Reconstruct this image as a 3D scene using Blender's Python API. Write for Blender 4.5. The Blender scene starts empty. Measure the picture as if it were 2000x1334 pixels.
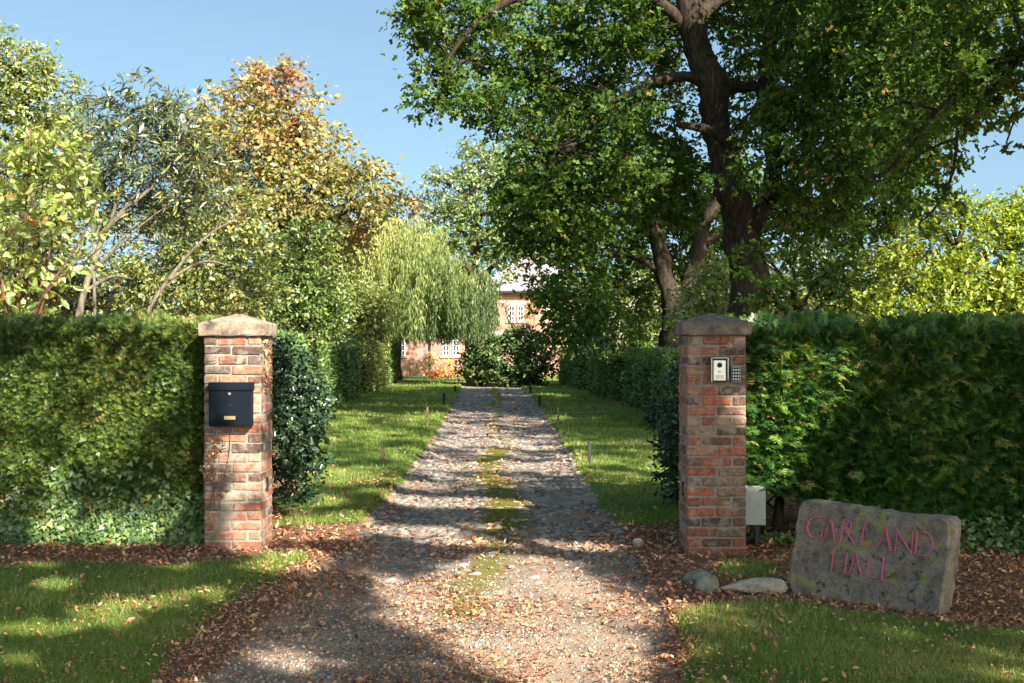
import bpy, bmesh, math, random
import numpy as np
from mathutils import Vector

# ------------------------------------------------------------------ camera, sky, sun
FPX = 2300.0; HOR = 680.0; EYE = 1.55
scene = bpy.context.scene
C = scene.collection
cam_d = bpy.data.cameras.new('camera'); cam = bpy.data.objects.new('camera', cam_d); C.objects.link(cam)
cam.location = (0, 0, EYE); cam.rotation_euler = (math.radians(90), 0, 0)
cam_d.sensor_width = 36.0; cam_d.lens = 36.0 * FPX / 2000.0
cam_d.shift_y = (HOR - 667.0) / 2000.0
cam_d.clip_start = 0.1; cam_d.clip_end = 3000
scene.camera = cam

SUN_AZ = 35.0      # degrees to the right of straight behind the camera
SUN_EL = 33.0
S = np.array([math.sin(math.radians(SUN_AZ)) * math.cos(math.radians(SUN_EL)),
              -math.cos(math.radians(SUN_AZ)) * math.cos(math.radians(SUN_EL)),
              math.sin(math.radians(SUN_EL))])
world = bpy.data.worlds.new('World'); scene.world = world; world.use_nodes = True
wn = world.node_tree.nodes; wl = world.node_tree.links
sky = wn.new('ShaderNodeTexSky'); sky.sky_type = 'NISHITA'; sky.sun_disc = False
sky.sun_elevation = math.radians(SUN_EL); sky.sun_rotation = math.radians(180 - SUN_AZ)
sky.air_density = 1.35; sky.dust_density = 2.6; sky.ozone_density = 1.8
bg = wn['Background']; bg.inputs['Strength'].default_value = 0.08
# low sky as deep and clear as a washed autumn day: read the sky a little above the true horizon
tc_ = wn.new('ShaderNodeTexCoord'); ad_ = wn.new('ShaderNodeVectorMath'); ad_.operation = 'ADD'; ad_.inputs[1].default_value = (0, 0, .2)
wl.new(tc_.outputs['Generated'], ad_.inputs[0]); wl.new(ad_.outputs[0], sky.inputs['Vector'])
tn_ = wn.new('ShaderNodeMix'); tn_.data_type = 'RGBA'; tn_.blend_type = 'MULTIPLY'; tn_.inputs[0].default_value = 1.0; tn_.inputs[7].default_value = (.93, 1.0, .93, 1)
wl.new(sky.outputs['Color'], tn_.inputs[6]); wl.new(tn_.outputs[2], bg.inputs['Color'])
sun_d = bpy.data.lights.new('sun', 'SUN'); sun = bpy.data.objects.new('sun', sun_d); C.objects.link(sun)
sun_d.energy = 4.8; sun_d.angle = math.radians(0.53); sun_d.color = (1.0, 0.91, 0.78)
sun.rotation_euler = Vector(S).to_track_quat('Z', 'Y').to_euler()
scene.view_settings.view_transform = 'Standard'; scene.view_settings.look = 'None'
scene.view_settings.exposure = 1.7; scene.view_settings.gamma = 1.0
cy = scene.cycles
cy.max_bounces = 6; cy.diffuse_bounces = 4; cy.glossy_bounces = 2; cy.transmission_bounces = 4
cy.caustics_reflective = False; cy.caustics_refractive = False

rng = np.random.default_rng(11)
random.seed(5)

def P(px, py, Y):
    return np.array([(px - 1000) / FPX * Y, Y, EYE + (HOR - py) / FPX * Y])
def G(px, py):
    Y = FPX * EYE / (py - HOR)
    return np.array([(px - 1000) / FPX * Y, Y])

# ------------------------------------------------------------------ noise
class VN:
    def __init__(s, seed):
        s.t = np.random.default_rng(seed).random((64, 64, 64)).astype(np.float32)
    def __call__(s, x, y, z=0.0):
        x = np.asarray(x, float); y = np.asarray(y, float); z = np.asarray(z, float) + 0 * x
        xi = np.floor(x).astype(int); yi = np.floor(y).astype(int); zi = np.floor(z).astype(int)
        fx = x - xi; fy = y - yi; fz = z - zi
        fx = fx*fx*(3-2*fx); fy = fy*fy*(3-2*fy); fz = fz*fz*(3-2*fz)
        o = 0
        for a in (0, 1):
            for b in (0, 1):
                for c in (0, 1):
                    o = o + s.t[(xi+a) % 64, (yi+b) % 64, (zi+c) % 64] * (fx if a else 1-fx) * (fy if b else 1-fy) * (fz if c else 1-fz)
        return o * 2 - 1
    def fbm(s, x, y, z=0.0, n=3):
        o = 0; a = 1.0; t = 0
        for i in range(n):
            o = o + a * s(np.asarray(x)*2**i + 7.3*i, np.asarray(y)*2**i + 3.1*i, np.asarray(z)*2**i + 1.7*i); t += a; a *= .5
        return o / t
vn = VN(3)

# ------------------------------------------------------------------ objects and tags
def tag(o, label=None, cat=None, group=None, kind=None):
    if label: o['label'] = label
    if cat: o['category'] = cat
    if group: o['group'] = group
    if kind: o['kind'] = kind
    return o
def empty(name, loc, label, cat, group=None, rz=0.0):
    o = bpy.data.objects.new(name, None); C.objects.link(o)
    o.location = tuple(float(v) for v in loc); o.rotation_euler = (0, 0, rz); o.empty_display_size = .2
    return tag(o, label, cat, group)
def link(name, me, mat, parent=None, smooth=False):
    me.materials.append(mat)
    if smooth:
        me.polygons.foreach_set('use_smooth', np.ones(len(me.polygons), dtype=bool))
    o = bpy.data.objects.new(name, me); C.objects.link(o)
    if parent is not None:
        o.parent = parent
    return o
def mk(name, V, F, mat, parent=None, rnd=None, smooth=False, local=True, extra=None):
    """uniform polygon mesh from numpy (world coords; shifted to the parent when local)"""
    V = np.asarray(V, np.float32).reshape(-1, 3); F = np.asarray(F, np.int32)
    if parent is not None and local:
        V = V - np.array(parent.location, np.float32)
        if abs(parent.rotation_euler[2]) > 1e-6:
            a = -parent.rotation_euler[2]; c, s_ = math.cos(a), math.sin(a)
            V = np.stack([V[:, 0]*c - V[:, 1]*s_, V[:, 0]*s_ + V[:, 1]*c, V[:, 2]], 1)
    me = bpy.data.meshes.new(name)
    m, k = F.shape
    me.vertices.add(len(V)); me.vertices.foreach_set('co', V.ravel())
    me.loops.add(m*k); me.loops.foreach_set('vertex_index', F.ravel())
    me.polygons.add(m); me.polygons.foreach_set('loop_start', np.arange(0, m*k, k, dtype=np.int32))
    me.update(calc_edges=True)
    if rnd is not None:
        at = me.attributes.new('rnd', 'FLOAT', 'POINT'); at.data.foreach_set('value', np.asarray(rnd, np.float32))
    if extra:
        for kx, v in extra.items():
            at = me.attributes.new(kx, 'FLOAT', 'POINT'); at.data.foreach_set('value', np.asarray(v, np.float32))
    return link(name, me, mat, parent, smooth)

class MB:
    """mesh builder for mixed polygons"""
    def __init__(s): s.v = []; s.f = []; s.r = []
    def add(s, V, F, r=0.0):
        n = len(s.v); s.v += [tuple(float(c) for c in p) for p in V]; s.f += [tuple(n+i for i in f) for f in F]; s.r += [r]*len(V)
    def box(s, lo, hi, b=0.0, r=0.0, jit=0.0):
        lo = np.array(lo, float); hi = np.array(hi, float); c = (lo+hi)/2; h = (hi-lo)/2
        if b <= 0:
            V = [(x, y, z) for x in (lo[0], hi[0]) for y in (lo[1], hi[1]) for z in (lo[2], hi[2])]
            F = [(0,1,3,2),(4,6,7,5),(0,4,5,1),(2,3,7,6),(0,2,6,4),(1,5,7,3)]
            s.add(V, F, r); return
        V = []
        for t in CH_V:
            V.append([c[i] + (math.copysign(h[i], t[i]) if abs(t[i]) == 2 else math.copysign(h[i]-b, t[i])) for i in range(3)])
        V = np.array(V)
        if jit: V = V + rng.normal(0, jit, V.shape)
        s.add(V, CH_F, r)
    def tube(s, pts, rad, n=8, r=0.0, rough=0.0, cap=True):
        pts = np.array(pts, float); m = len(pts)
        T = np.gradient(pts, axis=0); T /= np.linalg.norm(T, axis=1)[:, None] + 1e-9
        up = np.array([0.31, 0.17, 0.93]); V = []
        A = np.cross(T, up); bad = np.linalg.norm(A, axis=1) < .2
        A[bad] = np.cross(T[bad], [1, 0, 0]); A /= np.linalg.norm(A, axis=1)[:, None]; B = np.cross(T, A)
        for i in range(m):
            for j in range(n):
                a = 2*math.pi*j/n; rr = rad[i]*(1 + rough*(random.random()-.5))
                V.append(pts[i] + rr*(A[i]*math.cos(a) + B[i]*math.sin(a)))
        F = [(i*n+j, i*n+(j+1) % n, (i+1)*n+(j+1) % n, (i+1)*n+j) for i in range(m-1) for j in range(n)]
        if cap: F += [tuple(range(n))[::-1], tuple((m-1)*n+j for j in range(n))]
        s.add(V, F, r)
    def build(s, name, mat, parent=None, smooth=False, local=True):
        me = bpy.data.meshes.new(name)
        V = s.v
        if parent is not None and local:
            l = parent.location; a = -parent.rotation_euler[2]; c, q = math.cos(a), math.sin(a)
            V = [((x-l[0])*c-(y-l[1])*q, (x-l[0])*q+(y-l[1])*c, z-l[2]) for x, y, z in V]
        me.from_pydata(V, [], s.f); me.update()
        at = me.attributes.new('rnd', 'FLOAT', 'POINT'); at.data.foreach_set('value', np.array(s.r, np.float32))
        return link(name, me, mat, parent, smooth)
# chamfered box topology
CH_V = []
for sx in (1, -1):
    for sy in (1, -1):
        for sz in (1, -1):
            CH_V += [(2*sx, sy, sz), (sx, 2*sy, sz), (sx, sy, 2*sz)]
def _hull():
    bm = bmesh.new()
    for i, t in enumerate(CH_V):
        v = bm.verts.new([math.copysign(1.0 if abs(q) == 2 else .8, q) for q in t])
    bm.verts.index_update(); bm.verts.ensure_lookup_table()
    bmesh.ops.convex_hull(bm, input=bm.verts[:])
    bmesh.ops.dissolve_limit(bm, angle_limit=.02, verts=bm.verts[:], edges=bm.edges[:])
    bmesh.ops.recalc_face_normals(bm, faces=bm.faces[:])
    idx = {tuple(round(c, 3) for c in [math.copysign(1.0 if abs(q) == 2 else .8, q) for q in t]): i for i, t in enumerate(CH_V)}
    F = [tuple(idx[tuple(round(c, 3) for c in v.co)] for v in f.verts) for f in bm.faces]
    bm.free(); return F
CH_F = _hull()

# ------------------------------------------------------------------ materials
def nodes(m): return m.node_tree.nodes, m.node_tree.links
def ramp(nt, stops, interp='LINEAR'):
    r = nt.nodes.new('ShaderNodeValToRGB'); r.color_ramp.interpolation = interp
    e = r.color_ramp.elements
    while len(e) < len(stops): e.new(.5)
    for i, (p, c) in enumerate(stops):
        e[i].position = p; e[i].color = (*c, 1) if len(c) == 3 else c
    return r
def noise(nt, scale, detail=4, rough=.6, coord=None, dist=0.0):
    n = nt.nodes.new('ShaderNodeTexNoise'); n.inputs['Scale'].default_value = scale
    n.inputs['Detail'].default_value = detail; n.inputs['Roughness'].default_value = rough; n.inputs['Distortion'].default_value = dist
    if coord is not None: nt.links.new(coord, n.inputs['Vector'])
    return n
def mix(nt, fac, a, b, mode='MIX'):
    m = nt.nodes.new('ShaderNodeMix'); m.data_type = 'RGBA'; m.blend_type = mode
    for sock, v in ((m.inputs[0], fac), (m.inputs[6], a), (m.inputs[7], b)):
        if hasattr(v, 'is_linked') or isinstance(v, bpy.types.NodeSocket): nt.links.new(v, sock)
        elif isinstance(v, (int, float)): sock.default_value = v
        else: sock.default_value = (*v, 1)
    return m.outputs[2]
def math_(nt, op, a, b=None, clamp=False):
    m = nt.nodes.new('ShaderNodeMath'); m.operation = op; m.use_clamp = clamp
    for i, v in enumerate((a, b)):
        if v is None: continue
        if isinstance(v, bpy.types.NodeSocket): nt.links.new(v, m.inputs[i])
        else: m.inputs[i].default_value = v
    return m.outputs[0]
def attr(nt, n):
    a = nt.nodes.new('ShaderNodeAttribute'); a.attribute_name = n; return a.outputs['Fac']
def pos(nt):
    return nt.nodes.new('ShaderNodeNewGeometry').outputs['Position']
def bump(nt, h, strength=.5, dist=.01):
    b = nt.nodes.new('ShaderNodeBump'); b.inputs['Strength'].default_value = strength; b.inputs['Distance'].default_value = dist
    nt.links.new(h, b.inputs['Height']); return b.outputs['Normal']
def new_mat(name):
    m = bpy.data.materials.new(name); m.use_nodes = True
    return m, m.node_tree, m.node_tree.nodes['Principled BSDF']
def plain(name, col, rough=.6, metal=0.0, var=.15, scale=8, bstr=.0, spec=.5):
    m, nt, b = new_mat(name); p = pos(nt)
    n = noise(nt, scale, 5, .65, p)
    c0 = tuple(max(0, c*(1-var)) for c in col); c1 = tuple(c*(1+var) for c in col)
    r = ramp(nt, [(.3, c0), (.7, c1)]); nt.links.new(n.outputs['Fac'], r.inputs[0])
    nt.links.new(r.outputs[0], b.inputs['Base Color']); b.inputs['Roughness'].default_value = rough
    b.inputs['Metallic'].default_value = metal; b.inputs['Specular IOR Level'].default_value = spec
    if bstr: nt.links.new(bump(nt, n.outputs['Fac'], bstr, .01), b.inputs['Normal'])
    return m
LEAF_GAIN = 1.45
def leaf_mat(name, stops, transl=.4, gloss=.06, rough=.45, patch=None, pscale=.6):
    """two-sided leaf: diffuse + translucent + a weak gloss; colour varies leaf by leaf"""
    m, nt, b = new_mat(name); nt.nodes.remove(b)
    out = nt.nodes['Material Output']
    f = attr(nt, 'rnd')
    stops = [(q, tuple(min(.8, v*LEAF_GAIN) for v in c)) for q, c in stops]
    r = ramp(nt, stops); nt.links.new(f, r.inputs[0]); col = r.outputs[0]
    if patch:
        n = noise(nt, pscale, 2, .5, pos(nt)); rr = ramp(nt, [(patch[1], (0, 0, 0)), (patch[1]+.15, (1, 1, 1))])
        nt.links.new(n.outputs['Fac'], rr.inputs[0]); col = mix(nt, rr.outputs[0], col, patch[0])
    d = nt.nodes.new('ShaderNodeBsdfDiffuse'); nt.links.new(col, d.inputs[0])
    t = nt.nodes.new('ShaderNodeBsdfTranslucent')
    tc = mix(nt, 1.0, col, (1.5, 1.35, .55), 'MULTIPLY'); nt.links.new(tc, t.inputs[0])
    s1 = nt.nodes.new('ShaderNodeMixShader'); s1.inputs[0].default_value = transl
    nt.links.new(d.outputs[0], s1.inputs[1]); nt.links.new(t.outputs[0], s1.inputs[2])
    g = nt.nodes.new('ShaderNodeBsdfGlossy'); g.inputs['Roughness'].default_value = rough; g.inputs[0].default_value = (.9, .95, 1, 1)
    s2 = nt.nodes.new('ShaderNodeMixShader'); s2.inputs[0].default_value = gloss
    nt.links.new(s1.outputs[0], s2.inputs[1]); nt.links.new(g.outputs[0], s2.inputs[2])
    nt.links.new(s2.outputs[0], out.inputs[0])
    return m
def bark_mat(name, c0, c1, scale=6):
    m, nt, b = new_mat(name)
    mp = nt.nodes.new('ShaderNodeMapping'); mp.inputs['Scale'].default_value = (1, 1, .25)
    nt.links.new(pos(nt), mp.inputs['Vector'])
    n = noise(nt, scale*2.5, 8, .75, mp.outputs[0], .6); r = ramp(nt, [(.38, c0), (.62, c1)])
    nt.links.new(n.outputs['Fac'], r.inputs[0])
    n2 = noise(nt, 1.5, 3, .5, pos(nt)); r2 = ramp(nt, [(.5, (1, 1, 1)), (.7, (.7, .85, .55))]); nt.links.new(n2.outputs['Fac'], r2.inputs[0])
    nt.links.new(mix(nt, 1.0, r.outputs[0], r2.outputs[0], 'MULTIPLY'), b.inputs['Base Color'])
    b.inputs['Roughness'].default_value = .9; b.inputs['Specular IOR Level'].default_value = .15
    nt.links.new(bump(nt, n.outputs['Fac'], 1.0, .05), b.inputs['Normal'])
    return m

M = {}
M['bark'] = bark_mat('oak_bark', (.016, .013, .01), (.085, .066, .048))
M['bark_pale'] = bark_mat('pale_bark', (.12, .1, .075), (.33, .29, .22))
M['bark_red'] = bark_mat('reddish_bark', (.14, .07, .05), (.32, .17, .12), 10)
M['oak'] = leaf_mat('oak_leaf', [(0, (.027, .062, .012)), (.5, (.056, .115, .02)), (.92, (.11, .18, .032)), (.985, (.19, .2, .045)), (1, (.34, .17, .05))], .42, .015)
M['oak_light'] = leaf_mat('light_oak_leaf', [(0, (.07, .115, .03)), (.5, (.13, .18, .045)), (.9, (.24, .28, .07)), (1, (.38, .33, .09))], .4, .08)
M['autumn'] = leaf_mat('autumn_leaf', [(0, (.09, .125, .04)), (.45, (.17, .185, .06)), (.75, (.28, .235, .085)), (1, (.4, .22, .09))], .32, .03, patch=((.34, .18, .08), .55), pscale=.6)
M['olive'] = leaf_mat('olive_leaf', [(0, (.06, .095, .025)), (.5, (.12, .16, .04)), (.85, (.22, .24, .06)), (1, (.38, .28, .08))], .35, .06)
M['glossy_dark'] = leaf_mat('long_leaf', [(0, (.035, .055, .03)), (.6, (.07, .1, .04)), (.9, (.17, .19, .06)), (1, (.34, .3, .1))], .25, .07, .35)
M['lime'] = leaf_mat('pale_leaf', [(0, (.13, .19, .04)), (.5, (.25, .31, .075)), (.97, (.45, .48, .2)), (.985, (.45, .2, .07)), (1, (.4, .07, .04))], .42, .06)
M['yellow'] = leaf_mat('yellow_green_leaf', [(0, (.08, .15, .025)), (.5, (.18, .25, .035)), (1, (.33, .35, .06))], .42, .03)
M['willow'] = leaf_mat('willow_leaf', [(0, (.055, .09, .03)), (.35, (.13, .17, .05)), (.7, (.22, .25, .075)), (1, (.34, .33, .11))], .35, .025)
M['green'] = leaf_mat('green_leaf', [(0, (.05, .095, .02)), (.6, (.1, .16, .03)), (1, (.2, .24, .05))], .38, .06)
M['yew'] = leaf_mat('yew_leaf', [(0, (.025, .055, .012)), (.5, (.075, .125, .024)), (.8, (.17, .21, .04)), (.9, (.3, .19, .07)), (1, (.46, .2, .11))], .22, .05)
M['conifer'] = leaf_mat('conifer_leaf', [(0, (.016, .055, .016)), (.5, (.05, .125, .024)), (.85, (.13, .23, .04)), (1, (.32, .26, .08))], .3, .05)
M['box'] = leaf_mat('clipped_leaf', [(0, (.05, .1, .03)), (.6, (.1, .17, .045)), (1, (.2, .26, .08))], .22, .04)
M['box_sunlit'] = leaf_mat('clipped_sunlit_leaf', [(0, (.14, .17, .035)), (.6, (.24, .27, .06)), (1, (.36, .36, .1))], .25, .07)  # clipped leaf again, with sunlight put into its paler colour
M['holly'] = leaf_mat('holly_leaf', [(0, (.014, .035, .02)), (.7, (.03, .06, .03)), (.99, (.07, .1, .04)), (.997, (.07, .1, .04)), (1, (.4, .03, .02))], .1, .045, .3)
M['ivy'] = leaf_mat('ivy_leaf', [(0, (.035, .075, .022)), (.6, (.09, .15, .045)), (.985, (.19, .25, .09)), (1, (.4, .12, .05))], .25, .04, .4)
M['rhodo'] = leaf_mat('rhododendron_leaf', [(0, (.03, .06, .02)), (.6, (.06, .1, .03)), (1, (.14, .18, .06))], .2, .03, .4)
M['red_shrub'] = leaf_mat('red_shrub_leaf', [(0, (.36, .14, .07)), (.6, (.5, .22, .1)), (1, (.55, .35, .15))], .3, .04)
M['climber'] = leaf_mat('climber_leaf', [(0, (.2, .22, .05)), (.6, (.4, .34, .12)), (1, (.55, .3, .15))], .3, .04)
M['litter'] = leaf_mat('dead_leaf', [(0, (.08, .04, .025)), (.35, (.24, .1, .055)), (.75, (.42, .19, .095)), (.93, (.52, .33, .2)), (1, (.34, .32, .1))], .15, .05)
M['grass'] = leaf_mat('grass_blade', [(0, (.07, .12, .02)), (.5, (.12, .19, .03)), (.82, (.22, .26, .05)), (1, (.38, .33, .15))], .4, .04)
M['dry_ivy'] = leaf_mat('dry_ivy_leaf', [(0, (.07, .04, .02)), (.7, (.16, .08, .035)), (1, (.3, .2, .1))], .1, .03)
M['twig'] = plain('twig', (.09, .065, .045), .9)
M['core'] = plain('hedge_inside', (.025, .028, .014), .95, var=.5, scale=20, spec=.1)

# ------------------------------------------------------------------ leaf engine
TPL = {
 'diamond': (np.array([[0,0,0],[.45,.3,.05],[1,0,-.03],[.5,-.3,.05]]), [[0,1,2,3]]),
 'narrow': (np.array([[0,0,0],[.4,.11,.03],[1,0,-.06],[.45,-.11,.03]]), [[0,1,2,3]]),
 'ovate': (np.array([[0,0,0],[.28,.25,.06],[.68,.2,.03],[1,0,-.1],[.68,-.2,.03],[.28,-.25,.06]]), [[0,1,2,3],[0,3,4,5]]),
 'oak': (np.array([[0,.03,0],[.25,.13,.02],[.42,.36,.05],[.55,.2,.02],[.78,.3,.03],[1,0,-.06],[.8,-.28,.03],[.55,-.2,.02],[.4,-.36,.05],[.25,-.13,.02],[0,-.03,0]]), None),
 'ivy': (np.array([[0,0,0],[-.12,.3,.03],[.2,.52,.0],[.4,.28,.04],[1,0,-.06],[.4,-.28,.04],[.2,-.52,.0],[-.12,-.3,.03]]), [[0,1,2,3],[0,3,4,5],[0,5,6,7]]),
 'blade': (np.array([[0,-.5,0],[0,.5,0],[.55,.38,.05],[1.,.05,.25],[1.,-.05,.25],[.55,-.38,.05]]), [[0,1,2,5],[5,2,3,4]]),
}
TPL['oak'] = (TPL['oak'][0][[0,1,2,3,4,5,6,7,8,9,10]], [[0,1,9,10],[1,2,3,9],[9,3,7,8],[3,4,6,7],[4,5,5,6]])
TPL['oak'] = (TPL['oak'][0], [[0,1,9,10],[1,2,3,9],[9,3,7,8],[3,4,5,7],[7,5,6,6]])
def _oak():
    v = np.array([[0,0,0],[.3,.1,.0],[.42,.36,.06],[.6,.16,.02],[.8,.27,.05],[1,0,-.05],[.8,-.27,.05],[.6,-.16,.02],[.42,-.36,.06],[.3,-.1,0]])
    return v, [[0,1,2,3],[0,3,7,9],[9,7,8,8],[3,4,5,5],[3,5,6,7]]
def _spray(n, l0, w, droop, tip=.3):
    v = []; f = []
    def leaf(o, ang, ln, wd, z):
        k = len(v); c, s_ = math.cos(ang), math.sin(ang)
        for a, b_ in ((0, 0), (.45, wd), (1, 0), (.45, -wd)):
            v.append([o + ln*a*c - b_*s_, ln*a*s_ + b_*c, z - droop*ln*a*abs(s_) - .12*o*o])
        f.append([k, k+1, k+2, k+3])
    for i in range(n):
        o = .08 + .8*i/n
        ln = l0*(1 - .6*i/n)
        for sg in (1, -1):
            leaf(o + (.05 if sg > 0 else 0), sg*math.radians(48), ln, w, .02*((i % 2)*2-1))
    leaf(.55, 0, tip+.15, w, 0); leaf(0, 0, .6, w*.6, 0)
    return np.array(v), f
TPL['yew'] = _spray(4, .42, .05, .1)
TPL['frond'] = _spray(5, .6, .06, .35)
TPL['oak'] = (np.array([[0,0,0],[.42,.36,.06],[.6,.14,.02],[.85,.26,.04],[1,0,-.05],[.85,-.26,.04],[.6,-.14,.02],[.42,-.36,.06]]), [[0,1,2,6],[0,2,6,7],[2,3,4,6],[6,4,5,2]])
TPL['oak'] = (np.array([[0,0,0],[.42,.36,.06],[.6,.14,.02],[1,.12,-.05],[1,-.12,-.05],[.6,-.14,.02],[.42,-.36,.06]]), [[0,1,2,5],[2,3,4,5]])
TPL['oak'] = (np.array([[0,0,0],[.4,.36,.06],[.58,.13,.02],[.85,.24,-.02],[1,0,-.06],[.85,-.24,-.02],[.58,-.13,.02],[.4,-.36,.06]]), [[0,1,2,6],[0,2,6,7],[2,3,4,6],[2,4,5,6]])
TPL['oak'] = (TPL['oak'][0], [[0,1,2,6],[0,6,6,7]])
TPL['oak'] = (np.array([[0,0,0],[.38,.36,.06],[.55,.13,.02],[.85,.25,-.02],[1,0,-.06],[.85,-.25,-.02],[.55,-.13,.02],[.38,-.36,.06]]), [[0,1,2,4],[2,3,4,0],[0,4,5,6],[0,4,6,7]])

def unit(a): return a / (np.linalg.norm(a, axis=-1, keepdims=True) + 1e-9)
def leaf_geo(Cn, A, N, L, shape):
    T, F = TPL[shape]; T = T.astype(np.float32); k = len(T); n = len(Cn)
    A = unit(A); B = unit(np.cross(N, A)); N = np.cross(A, B)
    L = np.broadcast_to(np.asarray(L, np.float32), (n,))[:, None, None]
    V = Cn[:, None, :] + L*(T[None, :, 0:1]*A[:, None, :] + T[None, :, 1:2]*B[:, None, :] + T[None, :, 2:3]*N[:, None, :])
    Fa = (np.array(F, np.int32)[None] + (np.arange(n, dtype=np.int32)*k)[:, None, None]).reshape(-1, 4)
    return V.reshape(-1, 3), Fa, k
def leaves(name, Cn, A, N, L, shape, mat, parent=None, rnd=None):
    n = len(Cn)
    if rnd is None: rnd = rng.random(n)
    V, F, k = leaf_geo(np.asarray(Cn, np.float32), A, N, L, shape)
    return mk(name, V, F, mat, parent, np.repeat(rnd, k))

def sphere_pts(n):
    d = unit(rng.normal(size=(n, 3))); return d
def crown_pts(blobs, dens, csize=.3, per=45, shell=.45, gap=.0, gseed=0.0, gscale=.5):
    """leaf positions: clusters spread through ellipsoids given as (centre xyz, radii xyz)"""
    P_ = []; O_ = []; CC = []
    for c, r in blobs:
        c = np.array(c, float); r = np.array(r, float)
        nl = dens * math.pi * r[0]*r[2]
        nc = max(3, int(nl/per))
        d = sphere_pts(nc); rad = (shell + (1-shell)*rng.random(nc)**.6)
        wob = 1 + .34*vn.fbm(c[0]+d[:, 0]*2.1+gseed, c[2]+d[:, 2]*2.1, d[:, 1]*2.1)
        cc = c + d*r*(rad*wob)[:, None]
        if gap:
            g = vn.fbm(cc[:, 0]*gscale+gseed, cc[:, 1]*gscale, cc[:, 2]*gscale, 2)
            cc = cc[g > -1+gap]
            d = d[g > -1+gap]
        if len(cc) == 0: continue
        cs = csize*(.5+.9*rng.random(len(cc)))
        kt = max(2, per//6); m6 = per//kt                      # short twigs radiating from each cluster, leaves set along them
        dr = unit(unit(rng.normal(size=(len(cc), kt, 3)))+d[:, None, :]*.45)*[1, 1, .7]
        tl = (np.arange(m6)+.6)/m6
        off = dr[:, :, None, :]*(tl[None, None, :, None]*(.75+.6*rng.random((len(cc), kt, 1, 1))))*1.15
        off = off + rng.normal(0, .07, off.shape)
        off[..., 2] -= .12*tl[None, None, :]**2
        p = cc[:, None, None, :] + off*cs[:, None, None, None]
        P_.append(p.reshape(-1, 3)); O_.append(np.repeat(dr, m6, 1).reshape(-1, 3)); CC.append(cc)
    return np.concatenate(P_), np.concatenate(O_), np.concatenate(CC)
def leaf_orient(n, out, droop=.25, upb=.5):
    N = unit(rng.normal(size=(n, 3)) + np.array([0, 0, upb]) + out*.5)
    A = unit(np.cross(N, rng.normal(size=(n, 3)))*.8 + out*.7 - np.array([0, 0, droop]))
    return A, N
def px_blobs(lst, Y):
    out = []
    for b in lst:
        px, py, rx, ry = b[:4]; yy = Y + (b[4] if len(b) > 4 else 0); dr = b[5] if len(b) > 5 else None
        rxm = rx/FPX*yy; rym = ry/FPX*yy
        out.append((P(px, py, yy), (rxm, dr if dr else .5*(rxm+rym), rym)))
    return out
def smooth_line(pts, n=6):
    pts = np.array(pts, float); m = len(pts)
    if m < 3: return pts
    Q = np.vstack([2*pts[0]-pts[1], pts, 2*pts[-1]-pts[-2]]); o = []
    for i in range(1, m):
        for t in np.linspace(0, 1, n, endpoint=False):
            p0, p1, p2, p3 = Q[i-1], Q[i], Q[i+1], Q[i+2]
            o.append(.5*((2*p1)+(-p0+p2)*t+(2*p0-5*p1+4*p2-p3)*t*t+(-p0+3*p1-3*p2+p3)*t**3))
    o.append(pts[-1]); return np.array(o)
def px_limb(pts, Y):
    """limb given as (px, py, radius px[, depth offset])"""
    return [np.append(P(p[0], p[1], Y+(p[3] if len(p) > 3 else 0)), p[2]/FPX*Y) for p in pts]
def tree(name, base, limbs, crown, leafmat, shape, L, label, group=None, barkmat=None, cat='tree', twigs=120, branches=None, rough=.25, tw_r=.012, extra_leaf=None, rnd_up=None):
    """crown = (positions, outward, cluster centres)"""
    root = empty(name, base, label, cat, group)
    t = MB(); knots = []
    for lb in limbs:
        s4 = smooth_line(np.array(lb), 5)
        pts, rad = s4[:, :3], np.maximum(s4[:, 3], .006)
        if len(pts) > 4:
            w = rad[:, None]*.35
            pts = pts + np.stack([vn(pts[:, 2]*1.3+5, pts[:, 0]), vn(pts[:, 2]*1.3+15, pts[:, 1]), 0*rad], 1)*w
        t.tube(pts, rad, 12 if rad.max() > .12 else 7, rough=rough); knots.append(pts)
    t.build('trunk', barkmat or M['bark'], root, True)
    K = np.concatenate(knots)
    Pp, O, CC = crown
    if twigs and len(CC) > 12:
        tb = MB(); sel = CC[rng.permutation(len(CC))[:twigs]]
        for c in sel:
            d = np.linalg.norm((K-c)*[1, 1, 1.4], axis=1) + (K[:, 2] > c[2]+.5)*2
            k = K[rng.choice(np.argsort(d)[:12])]; v = c-k; ln = np.linalg.norm(v)
            if ln < .15 or ln > 2.0*max(1, base[1]/30): continue
            bend = np.array([0, 0, -.12*ln]) + rng.normal(0, .06*ln, 3)
            pts = np.array([k, k+v*.35-bend*.7, k+v*.7-bend, c, c+v/ln*.15])
            r0 = tw_r*(.7+ln*.35)
            tb.tube(smooth_line(pts, 3), np.linspace(r0, r0*.25, 13), 4, cap=False)
        if tb.v: tb.build('branches', barkmat or M['bark'], root, True)
    n = len(Pp); A, N = leaf_orient(n, O)
    rnd = rng.random(n)
    if rnd_up is not None:   # young/turning leaves towards the tips of the crown
        z = Pp[:, 2]; rnd = np.clip(rnd*.65 + rnd_up*(z-z.min())/(z.max()-z.min()+.1), 0, 1)
    leaves('crown', Pp, A, N, L*(.55+.85*rng.random(n)**1.3), shape, leafmat, root, rnd)
    return root

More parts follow.
